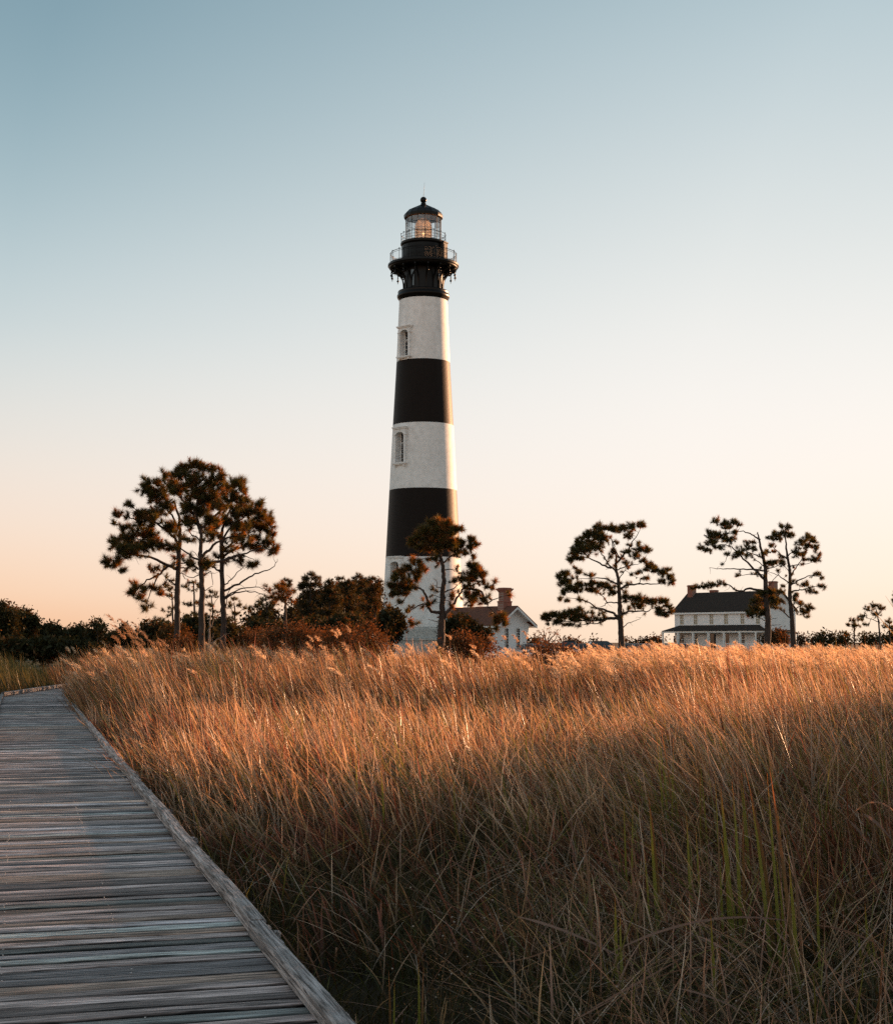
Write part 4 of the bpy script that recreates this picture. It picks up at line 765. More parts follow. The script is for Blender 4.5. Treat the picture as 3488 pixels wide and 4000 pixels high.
shrub('evergreen_tree', 'thin airy dark tree with a sparse ragged top, left of the reeds', 'tree', O5, 104, [(770, 375, 40, 22, .5), (725, 380, 28, 16, .6), (810, 400, 28, 20, .5), (760, 420, 50, 26, .45), (700, 430, 30, 22, .6), (760, 480, 70, 30), (720, 540, 80, 40)])
shrub('evergreen_tree', 'small pointed dark evergreen just left of the tall nodding reeds', 'tree', O5, 110, [(975, 395, 26, 15), (960, 425, 32, 18), (1005, 430, 24, 14), (970, 460, 50, 24), (900, 470, 50, 18), (960, 520, 90, 40)])
shrub('evergreen_tree', 'low dark evergreen mass directly behind the tall nodding reeds', 'tree', O5, 118, [(870, 475, 70, 20), (860, 530, 90, 45), (1060, 480, 60, 30), (1080, 540, 80, 40)])
shrub('evergreen_shrub', 'low black-green undergrowth below the far left evergreens', 'shrub', O5, 90, [(-20, 560, 90, 40), (70, 555, 90, 40), (150, 560, 90, 40), (30, 600, 140, 40)], cx=60, sp=.36, spread=.25, size=.15)
shrub('evergreen_shrub', 'low black-green undergrowth left of the reeds, behind the boardwalk bend', 'shrub', O5, 90, [(260, 560, 90, 40), (350, 555, 90, 40), (440, 560, 80, 40), (330, 600, 120, 40)], cx=340, sp=.36, spread=.25, size=.15)
shrub('evergreen_shrub', 'low black-green undergrowth just where the lit reeds begin at the left', 'shrub', O5, 90, [(530, 560, 90, 40), (620, 570, 80, 36), (580, 620, 110, 50), (700, 580, 80, 36)], cx=600, sp=.36, spread=.25, size=.15)
# dark understorey below the left pines
shrub('evergreen_shrub', 'dark dense shrub at the foot of the left trunk of the left group', 'shrub', O4, 70, [(520, 1590, 70, 35), (600, 1620, 90, 50), (700, 1620, 100, 50), (560, 1680, 120, 60), (700, 1700, 120, 60)], warm=.3)
shrub('evergreen_shrub', 'dark shrub behind the thick middle trunk', 'shrub', O4, 74, [(860, 1530, 50, 35), (920, 1540, 60, 40), (880, 1600, 90, 60), (1040, 1560, 60, 40), (930, 1700, 140, 80), (1060, 1650, 80, 60)])
shrub('evergreen_shrub', 'dark shrub at the foot of the right trunk', 'shrub', O4, 76, [(1150, 1540, 60, 40), (1200, 1600, 80, 60), (1120, 1620, 70, 60), (1180, 1690, 120, 70), (1300, 1650, 90, 60)])
shrub('evergreen_shrub', 'brown-green leafy shrub lit from the side, left of the thick middle trunk', 'shrub', O4, 58, [(720, 1600, 90, 50), (790, 1600, 50, 40), (700, 1680, 120, 60), (780, 1740, 100, 60)], col=(.06, .045, .016), warm=.6, size=.06, sp=.2, spread=.12, nn=30)
shrub('evergreen_tree', 'dark undergrowth tree right of the right trunk, under the small pines', 'tree', O4, 84, [(1420, 1560, 60, 35), (1500, 1620, 100, 50), (1620, 1600, 90, 60), (1450, 1680, 110, 60), (1640, 1680, 110, 60)])
shrub('evergreen_tree', 'black-green undergrowth below the round-headed pines', 'tree', O8, 96, [(520, 880, 110, 60), (700, 860, 120, 70), (650, 960, 160, 80), (420, 930, 110, 50), (830, 930, 120, 80)])
shrub('evergreen_tree', 'black-green undergrowth in the middle of the clump left of the tower', 'tree', O8, 94, [(950, 860, 120, 90), (1100, 860, 120, 100), (1010, 960, 160, 90), (1180, 980, 120, 80)])
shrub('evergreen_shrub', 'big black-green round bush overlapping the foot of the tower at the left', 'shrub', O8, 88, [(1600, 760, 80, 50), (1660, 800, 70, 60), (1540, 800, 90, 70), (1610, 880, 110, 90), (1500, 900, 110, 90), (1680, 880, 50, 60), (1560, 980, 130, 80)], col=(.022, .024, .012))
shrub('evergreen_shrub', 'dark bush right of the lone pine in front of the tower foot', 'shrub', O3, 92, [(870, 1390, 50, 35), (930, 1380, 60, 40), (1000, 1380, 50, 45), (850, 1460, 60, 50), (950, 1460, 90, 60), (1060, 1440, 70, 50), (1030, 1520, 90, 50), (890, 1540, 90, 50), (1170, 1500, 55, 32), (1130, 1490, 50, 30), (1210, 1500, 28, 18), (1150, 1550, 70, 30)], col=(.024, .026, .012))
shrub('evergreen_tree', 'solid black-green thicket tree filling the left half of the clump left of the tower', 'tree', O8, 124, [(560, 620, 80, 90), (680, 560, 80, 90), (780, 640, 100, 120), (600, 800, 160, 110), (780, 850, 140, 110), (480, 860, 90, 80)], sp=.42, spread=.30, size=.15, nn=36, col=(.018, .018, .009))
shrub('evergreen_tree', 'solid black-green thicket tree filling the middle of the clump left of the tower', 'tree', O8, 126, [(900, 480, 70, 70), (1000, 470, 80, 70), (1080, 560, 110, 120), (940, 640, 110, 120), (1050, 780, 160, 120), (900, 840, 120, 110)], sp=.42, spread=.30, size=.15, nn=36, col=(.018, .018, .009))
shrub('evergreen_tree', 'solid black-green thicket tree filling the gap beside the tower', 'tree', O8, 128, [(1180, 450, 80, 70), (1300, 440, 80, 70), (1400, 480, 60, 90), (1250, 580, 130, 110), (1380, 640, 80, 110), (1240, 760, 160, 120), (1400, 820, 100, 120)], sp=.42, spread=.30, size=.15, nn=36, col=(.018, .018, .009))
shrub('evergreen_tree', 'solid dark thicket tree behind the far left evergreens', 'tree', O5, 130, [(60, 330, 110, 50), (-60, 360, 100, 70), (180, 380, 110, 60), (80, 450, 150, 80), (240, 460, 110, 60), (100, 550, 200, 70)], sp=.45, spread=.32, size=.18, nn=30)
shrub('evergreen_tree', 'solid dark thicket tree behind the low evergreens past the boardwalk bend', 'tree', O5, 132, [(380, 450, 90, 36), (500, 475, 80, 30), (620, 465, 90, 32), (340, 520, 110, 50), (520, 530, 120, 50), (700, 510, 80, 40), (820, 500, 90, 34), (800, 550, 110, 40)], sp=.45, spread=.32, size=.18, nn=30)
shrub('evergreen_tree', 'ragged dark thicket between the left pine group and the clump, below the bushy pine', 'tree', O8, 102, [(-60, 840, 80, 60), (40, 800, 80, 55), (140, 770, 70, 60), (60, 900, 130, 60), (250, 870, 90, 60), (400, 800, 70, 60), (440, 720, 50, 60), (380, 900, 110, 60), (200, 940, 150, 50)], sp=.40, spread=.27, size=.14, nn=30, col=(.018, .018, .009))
# reddish sunlit shrubs in the reed bed
RS = dict(col=(.075, .042, .020), warm=.55, warmcol=(.15, .072, .030), size=.040, nn=46, spread=.15, sp=.17)
shrub('marsh_shrub', 'rusty shrub in the reeds right of the left pine group', 'shrub', O8, 47, [(430, 930, 60, 30), (500, 960, 90, 45), (560, 1000, 60, 50), (430, 1010, 110, 60), (520, 1080, 130, 70)], **RS)
shrub('marsh_shrub', 'wide rusty shrub in the reeds in front of the dark tree clump', 'shrub', O8, 46, [(900, 990, 80, 40), (1000, 970, 60, 35), (1070, 1020, 70, 40), (940, 1050, 140, 60), (850, 1060, 80, 50), (1050, 1120, 120, 70), (920, 1140, 130, 60)], **RS)
shrub('marsh_shrub', 'rounded orange-brown shrub standing tallest just left of the tower foot', 'shrub', O8, 45, [(1290, 910, 50, 36), (1250, 950, 60, 40), (1340, 960, 48, 40), (1290, 1000, 90, 40), (1400, 1040, 70, 40), (1260, 1080, 110, 60), (1380, 1120, 100, 60)], **RS)
shrub('marsh_shrub', 'dull brown shrub low in the reeds below the bushy pine', 'shrub', O8, 48, [(140, 960, 50, 28), (230, 960, 60, 35), (180, 1010, 100, 45), (60, 1030, 80, 40), (170, 1090, 120, 50)], **{**RS, 'col': (.09, .06, .035), 'warm': .3})
shrub('marsh_shrub', 'rusty shrub in the reeds below the dark bush beside the lone pine', 'shrub', O3, 43, [(950, 1560, 60, 40), (1010, 1590, 70, 40), (890, 1610, 60, 40), (1120, 1600, 90, 40), (1200, 1620, 80, 40), (1050, 1660, 140, 60)], **RS)
shrub('marsh_shrub', 'twiggy rusty shrub in the reeds right of the small chimney building', 'shrub', O6, 42, [(290, 1375, 50, 22), (370, 1395, 70, 24), (210, 1410, 60, 26), (300, 1440, 150, 40), (450, 1425, 70, 26), (540, 1435, 60, 20)], dens=.55, **RS)
shrub('marsh_shrub', 'low rusty brush at the left end of the shrub row, under the right pine trunk', 'shrub', O8, 50, [(-60, 1010, 60, 36), (20, 1000, 60, 40), (-20, 1060, 90, 50), (-140, 1040, 60, 36)], **{**RS, 'warm': .4})
shrub('marsh_shrub', 'ragged rusty brush between the two wide rusty shrubs', 'shrub', O8, 48, [(660, 990, 60, 34), (740, 1010, 60, 38), (700, 1060, 110, 50), (640, 1110, 100, 50)], **RS)
shrub('marsh_shrub', 'ragged brush just right of the rounded orange-brown shrub', 'shrub', O8, 44, [(1160, 1010, 50, 30), (1130, 1060, 70, 40), (1470, 1060, 40, 26), (1450, 1100, 70, 40), (1200, 1110, 100, 50)], **{**RS, 'warm': .35})
shrub('marsh_shrub', 'low rusty brush in front of the thick middle pine trunk, left part', 'shrub', O4, 47, [(820, 1700, 60, 30), (900, 1740, 70, 30), (760, 1740, 70, 36)], **{**RS, 'warm': .3})
make_tree('bare_shrub', 'leafless reaching shrub with upright twigs against the sky right of the chimney building', 'bare shrub', O6, 44, [(330, 1450, 5), (320, 1360, 4), (315, 1300, 3)],
 [[(320, 1360), (280, 1290), (255, 1240)], [(318, 1330), (300, 1260), (300, 1225)], [(322, 1370), (370, 1290), (410, 1240)], [(322, 1350), (350, 1280), (345, 1220)], [(325, 1380), (390, 1320), (430, 1255)], [(320, 1370), (260, 1320), (240, 1270)]],
 [(250, 1245, 14, 10), (300, 1230, 12, 10), (345, 1225, 12, 10), (410, 1245, 22, 12), (380, 1260, 20, 12), (430, 1260, 10, 10)], kind='leaf', tuft=.03, nn=8, wid=.05, sp=.10, col=(.12, .07, .035), cones=False, twig=.004, dead=(), bark=M['dead'])
# far right dark belt and far low trees behind the cars
shrub('evergreen_tree', 'low dark far tree left of the far right pines', 'tree', O7, 150, [(1260, 1025, 50, 16), (1200, 1045, 60, 20), (1320, 1040, 50, 18), (1260, 1060, 90, 22)], sp=.5, spread=.3, size=.16, nn=20)
shrub('evergreen_tree', 'low dark far tree under the leftmost far right pine', 'tree', O7, 152, [(1400, 1030, 50, 16), (1460, 1050, 60, 20), (1380, 1060, 80, 22)], sp=.5, spread=.3, size=.16, nn=20)
shrub('evergreen_tree', 'low dark far tree between the far right pines', 'tree', O7, 150, [(1590, 1030, 50, 14), (1660, 1045, 60, 18), (1600, 1060, 100, 22)], sp=.5, spread=.3, size=.16, nn=20)
shrub('evergreen_tree', 'low dark far tree at the right edge under the cut off pine', 'tree', O7, 150, [(1740, 1035, 50, 18), (1800, 1030, 50, 24), (1760, 1062, 100, 22), (1850, 1050, 60, 30)], sp=.5, spread=.3, size=.16, nn=20)
shrub('evergreen_shrub', 'brown shrub in front of the right end of the long white house', 'shrub', O7, 110, [(900, 1015, 50, 20), (950, 1010, 40, 18), (880, 1050, 70, 25), (960, 1055, 60, 25)], col=(.06, .045, .025), warm=.5, sp=.3, spread=.2)
shrub('evergreen_shrub', 'small brown bush right of the long white house', 'shrub', O7, 150, [(1095, 1035, 28, 14), (1110, 1055, 45, 18)], col=(.07, .045, .025), warm=.5, sp=.4, spread=.25)
far = [((100, 1320, 60, 18), 'just right of the chimney building wall'), ((225, 1310, 30, 28), 'pointed, behind the bare shrub'), ((520, 1335, 60, 22), 'left of the dark parked cars'), ((600, 1345, 50, 14), 'behind the middle parked car'), ((770, 1330, 35, 14), 'behind the dark parked car'), ((1100, 1335, 60, 16), 'right of the spreading pine trunk'), ((1230, 1335, 50, 18), 'between the spreading pine and the house'), ((1340, 1315, 70, 26), 'left of the house porch')]
for (x, y, rx, ry), wh in far:
    shrub('far_tree', 'small far rusty-dark tree '+wh, 'tree', O6, 240, [(x, y, rx, ry), (x-rx*.6, y+16, rx*.7, ry*.8), (x+rx*.5, y+18, rx*.7, ry*.8), (x, y+34, rx*1.1, ry)], col=(.05, .035, .018), warm=.4, sp=.8, spread=.45, size=.25, nn=20, group='low far trees on the horizon')

# ------------------------------------------------------------------ small chimney building beside the tower
def loc_frame(origin, ex, ey):
    return Matrix(((ex.x, ey.x, 0, origin.x), (ex.y, ey.y, 0, origin.y), (0, 0, 1, origin.z), (0, 0, 0, 1)))
a_ = R(41); gn = Vector((math.sin(a_), -math.cos(a_), 0)); gl = Vector((math.cos(a_), math.sin(a_), 0))
# local x runs along the gable wall (left to right), local y points out of the gable
oil = empty('chimney_building', (0, 0, 0)); tag(oil, 'small white brick building with brown shingle roof and red chimney beside the tower', 'building')
oc = Vector((TX, TY, 0))+gn*14.2; oc.z = .47; oil.matrix_world = loc_frame(oc, gl, gn)
HW, EV, RG, LN = 2.1, 3.83, 5.3, 5.3
def wall_with_holes(mb, x0, x1, z0, z1, holes, y):
    xs = sorted({x0, x1}|{h[0] for h in holes}|{h[1] for h in holes}); zs = sorted({z0, z1}|{h[2] for h in holes}|{h[3] for h in holes})
    for a, b in zip(xs, xs[1:]):
        for c, d in zip(zs, zs[1:]):
            if any(h[0] <= a and b <= h[1] and h[2] <= c and d <= h[3] for h in holes): continue
            mb.add([(a, y, c), (b, y, c), (b, y, d), (a, y, d)], [(0, 1, 2, 3)])
M['wbrick'] = simple('white_painted_brick', (.78, .775, .765), .85, 0, .05, 1.5, spec=.1)
mb = MB(); gh = [(-1.05, -.55, 1.0, 2.95), (.55, 1.05, 1.0, 2.95)]
wall_with_holes(mb, -HW, HW, 0, EV, gh, 0); mb.add([(-HW, 0, EV), (HW, 0, EV), (0, 0, RG-.12)], [(0, 1, 2)])
sh_ = [(-1.9, -1.4, 1.0, 2.7), (-3.6, -3.1, 1.0, 2.7)]
for a, b in ((0, -LN),):
    mb.add([(-HW, 0, 0), (-HW, -LN, 0), (-HW, -LN, EV), (-HW, 0, EV)], [(0, 1, 2, 3)]); mb.add([(HW, 0, 0), (HW, 0, EV), (HW, -LN, EV), (HW, -LN, 0)], [(0, 1, 2, 3)]); mb.add([(-HW, -LN, 0), (HW, -LN, 0), (HW, -LN, EV), (0, -LN, RG-.12), (-HW, -LN, EV)], [(0, 1, 2, 3, 4)])
for x in (-HW-.12,):
    for y in (-1.3, -2.9, -4.5, -6.1): mb.box(x, -HW, y-.16, y+.16, 0, EV-.28)
mb.build('wall', M['wbrick'], oil)
def gable_roof(mb, hw, ev, rg, y0, y1, oh, th=.12):
    sl = (rg-ev)/hw; xe = hw+oh; ze = ev-oh*sl
    for s in (-1, 1):
        vs = [(0, y, z) for y in (y0, y1) for z in (rg, rg-th)]+[(s*xe, y, z) for y in (y0, y1) for z in (ze, ze-th)]
        mb.add(vs, [(0, 2, 6, 4), (1, 5, 7, 3), (0, 4, 5, 1), (2, 3, 7, 6), (4, 6, 7, 5)])
    return xe, ze, sl
mb = MB(); xe, ze, sl = gable_roof(mb, HW, EV, RG, -LN-.3, .85, .70); ro = mb.build('roof', M['redroof'], oil)
mb = MB()
for s in (-1, 1):   # barge boards and eave boards, soffit
    vs = [(0, y, RG-.125-d) for y in (.80, .87) for d in (0, .24)]+[(s*(xe-.02), y, ze-.125-d) for y in (.80, .87) for d in (0, .22)]
    mb.add(vs, [(0, 1, 5, 4), (2, 6, 7, 3), (0, 4, 6, 2), (1, 3, 7, 5), (4, 5, 7, 6), (0, 2, 3, 1)])
    mb.box(min(s*(xe-.10), s*(xe-.02)), max(s*(xe-.10), s*(xe-.02)), -LN-.25, .79, ze-.30, ze-.10)
    mb.add([(s*HW, .80, EV-.13), (s*HW, .0, EV-.13), (0, 0, RG-.14), (0, .80, RG-.14)], [(0, 1, 2, 3)])
    # corner bracket
    pl = [(s*(HW-.02), EV-1.25), (s*(HW+.06), EV-1.25), (s*(HW+.10), EV-.85), (s*(HW+.25), EV-.55), (s*(xe-.12), ze-.22), (s*(xe-.12), ze-.12), (s*(HW-.02), EV-.30)]
    mb.prism(pl, .02, .16)
mb.build('trim', M['whitewood'], oil)
def arched_window(parent, x, z0, z1, w_, y, name='window', arch=True):
    m_ = MB(); n_ = 8
    m_.box(x-w_-.09, x-w_, y-.02, y+.06, z0, z1-.1); m_.box(x+w_, x+w_+.09, y-.02, y+.06, z0, z1-.1)
    for k in range(n_):
        a0_, a1_ = math.pi*k/n_, math.pi*(k+1)/n_; p = []
        for yy in (y-.02, y+.06):
            for (aa, r1) in ((a0_, w_), (a1_, w_), (a1_, w_+.09), (a0_, w_+.09)): p.append((x+r1*math.cos(aa), yy, z1-.1+(r1)*.75*math.sin(aa)))
        m_.add(p, [(0, 3, 2, 1), (4, 5, 6, 7), (0, 1, 5, 4), (3, 7, 6, 2)])
    o_ = m_.build(name, M['whitewood'], parent)
    m_ = MB(); m_.box(x-w_-.14, x+w_+.14, y-.02, y+.14, z0-.12, z0); m_.build('sill', M['whitewood'], o_)
    m_ = MB(); m_.box(x-w_, x+w_, y-.10, y-.07, z0, z1); m_.build('pane', M['darkglass'], o_)
    m_ = MB(); m_.box(x-w_, x+w_, y-.069, y-.03, (z0+z1)/2-.04, (z0+z1)/2+.04); m_.box(x-.018, x+.018, y-.069, y-.035, z0, z1)
    for t in (.2, .35, .65, .8): m_.box(x-w_, x+w_, y-.069, y-.04, z0+(z1-z0)*t-.015, z0+(z1-z0)*t+.015)
    m_.build('sash_bars', M['whitewood'], o_); return o_
arched_window(oil, -.8, 1.0, 2.95, .25, 0); arched_window(oil, .8, 1.0, 2.95, .25, 0)
mb = MB(); cy_ = -1.1
mb.box(-.58, .58, cy_-.45, cy_+.45, RG-.6, RG+.35); mb.box(-.62, .62, cy_-.49, cy_+.49, RG+.35, RG+.50); mb.box(-.50, .50, cy_-.38, cy_+.38, RG+.50, RG+1.42)
mb.box(-.56, .56, cy_-.44, cy_+.44, RG+1.42, RG+1.55); mb.box(-.64, .64, cy_-.52, cy_+.52, RG+1.55, RG+1.66); mb.box(-.72, .72, cy_-.60, cy_+.60, RG+1.66, RG+1.80); mb.box(-.56, .56, cy_-.44, cy_+.44, RG+1.80, RG+1.88)
mb.build('chimney', M['brick'], ro)
# lower passage between this building and the tower
mb = MB(); gable_roof(mb, 1.15, 4.5, 5.27, -LN-4.9, -LN-.32, .4); m2 = mb.build('passage_roof', M['redroof'], oil)
mb = MB()
for s in (-1, 1): mb.box(min(s*1.15, s*1.05), max(s*1.15, s*1.05), -LN-4.9, -LN-.02, 0, 4.45)
mb.box(-1.56, -1.50, -LN-4.9, -LN-.4, 3.98, 4.12); mb.build('passage_wall', M['wbrick'], oil)

# ------------------------------------------------------------------ long white house
hp = R(48); hx = Vector((math.cos(hp), -math.sin(hp), 0)); hy = Vector((math.sin(hp), math.cos(hp), 0))
house = empty('keepers_house', (0, 0, 0)); tag(house, 'long two-storey white brick house with dark shingle roof, red chimneys and front porch', 'house')
HO = Vector(((2632-1744)/6000*200, 200, .57)); house.matrix_world = loc_frame(HO, hx, hy)
W_, D_, E_, G_ = 14.5, 6.0, 5.6, 7.9
wx = [1.2, 3.45, 6.0, 8.3, 10.85, 13.2]
mb = MB(); holes = [(x-.36, x+.36, 3.72, 5.05) for x in wx]+[(x-.36, x+.36, 1.1, 2.5) for x in (1.2, 3.45, 10.85, 13.2)]+[(x-.45, x+.45, .5, 2.5) for x in (6.2, 8.3)]
wall_with_holes(mb, 0, W_, 0, E_, holes, 0)
mb.add([(W_, 0, 0), (W_, D_, 0), (W_, D_, E_), (W_, D_/2, G_-.1), (W_, 0, E_)], [(0, 1, 2, 3, 4)]); mb.add([(0, 0, 0), (0, 0, E_), (0, D_/2, G_-.1), (0, D_, E_), (0, D_, 0)], [(0, 1, 2, 3, 4)]); mb.add([(0, D_, 0), (0, D_, E_), (W_, D_, E_), (W_, D_, 0)], [(0, 1, 2, 3)])
mb.build('wall', M['wbrick'], house)
mb = MB(); sl = (G_-E_)/(D_/2); oh = .30
for s, ya in ((-1, -oh), (1, D_+oh)):
    vs = [(x, D_/2, z) for x in (-.25, W_+.25) for z in (G_, G_-.12)]+[(x, ya, z) for x in (-.25, W_+.25) for z in (E_-oh*sl, E_-oh*sl-.12)]
    mb.add(vs, [(0, 2, 6, 4), (1, 5, 7, 3), (0, 4, 5, 1), (2, 3, 7, 6), (4, 6, 7, 5)])
hroof = mb.build('roof', M['slate'], house)
mb = MB(); mb.box(-.2, W_+.2, -oh-.02, -oh+.08, E_-oh*sl-.34, E_-oh*sl-.123); mb.box(-.2, W_+.2, -oh+.08, -.003, E_-.36, E_-.30)
for x in (-.24, W_+.14):
    vs = [(x+d, D_/2, G_-.125-e) for d in (0, .1) for e in (0, .2)]+[(x+d, -oh, E_-oh*sl-.125-e) for d in (0, .1) for e in (0, .2)]
    mb.add(vs, [(0, 1, 5, 4), (2, 6, 7, 3), (0, 4, 6, 2), (1, 3, 7, 5), (4, 5, 7, 6)])
mb.build('eave_trim', M['whitewood'], house)
for x, y_, top in ((.75, D_/2-.35, 1.0), (3.0, D_/2+1.4, .35), (W_-1.0, D_/2-.2, 1.15)):
    mb = MB(); mb.box(x-.42, x+.42, y_-.40, y_+.40, G_-1.2, G_+top-.18); mb.box(x-.48, x+.48, y_-.46, y_+.46, G_+top-.18, G_+top-.06); mb.box(x-.40, x+.40, y_-.38, y_+.38, G_+top-.06, G_+top); mb.build('chimney', M['brick'], hroof)
def sash_window(x, z0, z1, w2, blind=True):
    m_ = MB()
    m_.box(x-w2, x-w2+.07, -.03, .05, z0, z1); m_.box(x+w2-.07, x+w2, -.03, .05, z0, z1); m_.box(x-w2+.07, x+w2-.07, -.03, .05, z1-.07, z1); m_.box(x-w2+.07, x+w2-.07, -.03, .05, (z0+z1)/2-.03, (z0+z1)/2+.03)
    m_.box(x-.015, x+.015, 0, .05, z0, z1-.07)
    for t in (.25, .75): m_.box(x-w2+.07, x+w2-.07, .005, .045, z0+(z1-z0)*t-.012, z0+(z1-z0)*t+.012)
    o_ = m_.build('window', M['whitewood'], house)
    m_ = MB(); m_.box(x-w2-.08, x+w2+.08, -.09, .0, z0-.10, z0-.002); m_.build('sill', M['whitewood'], o_)
    m_ = MB(); m_.box(x-w2+.05, x+w2-.05, .07, .09, z0, z1); m_.build('pane', M['blind'] if blind else M['darkglass'], o_)
for x in wx: sash_window(x, 3.72, 5.05, .36)
for x in (1.2, 3.45, 10.85, 13.2): sash_window(x, 1.1, 2.5, .36, False)
for x in (6.2, 8.3):
    m_ = MB(); m_.box(x-.45, x+.45, .03, .08, .5, 2.5); m_.box(x-.33, x+.33, .01, .03, .7, 1.3); m_.box(x-.33, x+.33, .01, .03, 1.5, 2.35); d_ = m_.build('door', M['darkglass'], house); m_ = MB(); m_.box(x+.34, x+.38, -.04, .01, 1.4, 1.48); m_.build('handle', M['brass'], d_)
# porch with hipped shingle roof, posts, floor and white rail
PD = 2.1; p0, p1 = -.25, W_+.05
mb = MB(); ze_, zt_ = 2.86, 3.62
v = [(p0-.1, -PD-.3, ze_), (p1+.1, -PD-.3, ze_), (p1+.1, -.004, ze_), (p0-.1, -.004, ze_), (p0+1.2, -.15, zt_), (p1-1.2, -.15, zt_), (p0+1.2, -.004, zt_), (p1-1.2, -.004, zt_)]
mb.add(v, [(0, 1, 5, 4), (1, 2, 7, 5), (3, 0, 4, 6), (4, 5, 7, 6), (0, 3, 2, 1)]); proof = mb.build('porch_roof', M['slate'], house)
mb = MB(); mb.box(p0, p1, -PD-.2, -PD-.08, 2.66, 2.855); mb.box(p0, p0+.12, -PD-.08, -.01, 2.66, 2.855); mb.box(p1-.12, p1, -PD-.08, -.01, 2.66, 2.855); mb.build('porch_beam', M['whitewood'], house)
mb = MB(); mb.box(p0, p1, -PD-.15, -.01, .30, .48); mb.build('porch_floor', M['whitewood'], house)
for k in range(7):
    x = p0+.1+(p1-p0-.2)*k/6; mb = MB(); mb.box(x-.07, x+.07, -PD-.17, -PD-.03, .48, 2.66); mb.box(x-.10, x+.10, -PD-.20, -PD, 2.55, 2.655)
    if 0 < k < 6: mb.box(x+.14, x+.24, -PD-.17, -PD-.03, .48, 2.66)
    mb.box(x-.07, x+.07, -PD-.15, -PD-.05, 0, .30); mb.build('porch_post', M['whitewood'], house)
mb = MB()
for k in range(6):
    xa = p0+.17+(p1-p0-.2)*k/6; xb = xa+(p1-p0-.2)/6-.14
    if k in (2, 3): continue
    mb.box(xa, xb, -PD-.13, -PD-.07, 1.25, 1.32); mb.box(xa, xb, -PD-.13, -PD-.07, .62, .68)
    for q in range(14): xx = xa+(xb-xa)*(q+.5)/14; mb.box(xx-.02, xx+.02, -PD-.12, -PD-.08, .68, 1.25)
mb.build('porch_rail', M['whitewood'], house)
# side stoop with a small roof at the right gable end
mb = MB(); mb.add([(W_, D_-2.6, 3.0), (W_, D_-1.0, 3.0), (W_+1.1, D_-1.0, 2.62), (W_+1.1, D_-2.6, 2.62), (W_, D_-2.6, 2.88), (W_, D_-1.0, 2.88), (W_+1.1, D_-1.0, 2.5), (W_+1.1, D_-2.6, 2.5)], [(0, 3, 2, 1), (4, 5, 6, 7), (0, 4, 7, 3), (1, 2, 6, 5), (3, 7, 6, 2)]); mb.build('side_roof', M['slate'], house)
mb = MB(); mb.box(W_+.95, W_+1.05, D_-2.5, D_-2.4, 0, 2.52); mb.box(W_+.95, W_+1.05, D_-1.2, D_-1.1, 0, 2.52); mb.build('side_post', M['whitewood'], house)

# ------------------------------------------------------------------ people on the porch
def person(loc, rz, label, coat, trousers, skin, hair, lean=0.0):
    me = bpy.data.meshes.new('body'); V = []; E = []; Rr = []
    def add(p, r, par=None):
        V.append(p); Rr.append(r)
        if par is not None: E.append((par, len(V)-1))
        return len(V)-1
    pel = add((0, 0, .95), .155); sp1 = add((0, .01+lean*.3, 1.15), .15, pel); ch = add((0, lean*.7, 1.36), .17, sp1); nk = add((0, lean, 1.50), .065, ch); hd = add((0, lean-.01, 1.62), .088, nk); ht = add((0, lean-.01, 1.70), .078, hd)
    for s in (-1, 1):
        sh = add((s*.17, lean*.8, 1.42), .075, ch); el = add((s*.25, .03+lean*.3, 1.14), .052, sh); wr = add((s*.22, -.16, .96), .034, el); pm = add((s*.21, -.21, .92), .036, wr)
        for f in range(4):
            b = add((s*(.235-.016*f), -.245, .905), .010, pm); add((s*(.235-.016*f), -.275-.004*(f in (1, 2)), .885), .008, b)
        t = add((s*.185, -.225, .925), .011, pm); add((s*.17, -.25, .92), .009, t)
        hp_ = add((s*.10, 0, .90), .10, pel); kn = add((s*.11, -.03, .50), .068, hp_); an = add((s*.12, .02, .10), .045, kn); add((s*.13, -.12, .045), .042, an)
    me.from_pydata(V, E, []); o = bpy.data.objects.new('person', me); COL.objects.link(o); o.location = loc; o.rotation_euler = (0, 0, rz)
    md = o.modifiers.new('Skin', 'SKIN')
    for i, r in enumerate(Rr): me.skin_vertices[0].data[i].radius = (r, r)
    me.skin_vertices[0].data[0].use_root = True
    o.modifiers.new('Sub', 'SUBSURF').levels = 2; o.modifiers['Sub'].render_levels = 2
    m, t, b = newmat('person_clothing'); tc = t.nodes.new('ShaderNodeTexCoord'); sp = t.nodes.new('ShaderNodeSeparateXYZ'); t.links.new(tc.outputs['Object'], sp.inputs[0])
    r = t.nodes.new('ShaderNodeValToRGB'); r.color_ramp.interpolation = 'CONSTANT'; e = r.color_ramp.elements
    e[0].position = 0; e[0].color = (.02, .02, .02, 1); e[1].position = .055; e[1].color = (*trousers, 1)
    for p_, c_ in ((.48, coat), (.76, skin)): q = e.new(p_); q.color = (*c_, 1)
    mm_ = t.nodes.new('ShaderNodeMath'); mm_.operation = 'DIVIDE'; mm_.inputs[1].default_value = 2.0; t.links.new(sp.outputs['Z'], mm_.inputs[0]); t.links.new(mm_.outputs[0], r.inputs[0]); t.links.new(r.outputs[0], b.inputs['Base Color']); b.inputs['Roughness'].default_value = .8
    me.materials.append(m); tag(o, label, 'person')
    hm = MB(); hm.lathe([(.06, 1.58), (.098, 1.63), (.103, 1.70), (.09, 1.76), (.05, 1.795), (.005, 1.80)], 12, 0, lean+.018, cap=False); ho = hm.build('hair', simple('hair', hair, .7), o, smooth=True)
    return o
def hpt(x, y, z): return HO+hx*x+hy*y+Vector((0, 0, z))
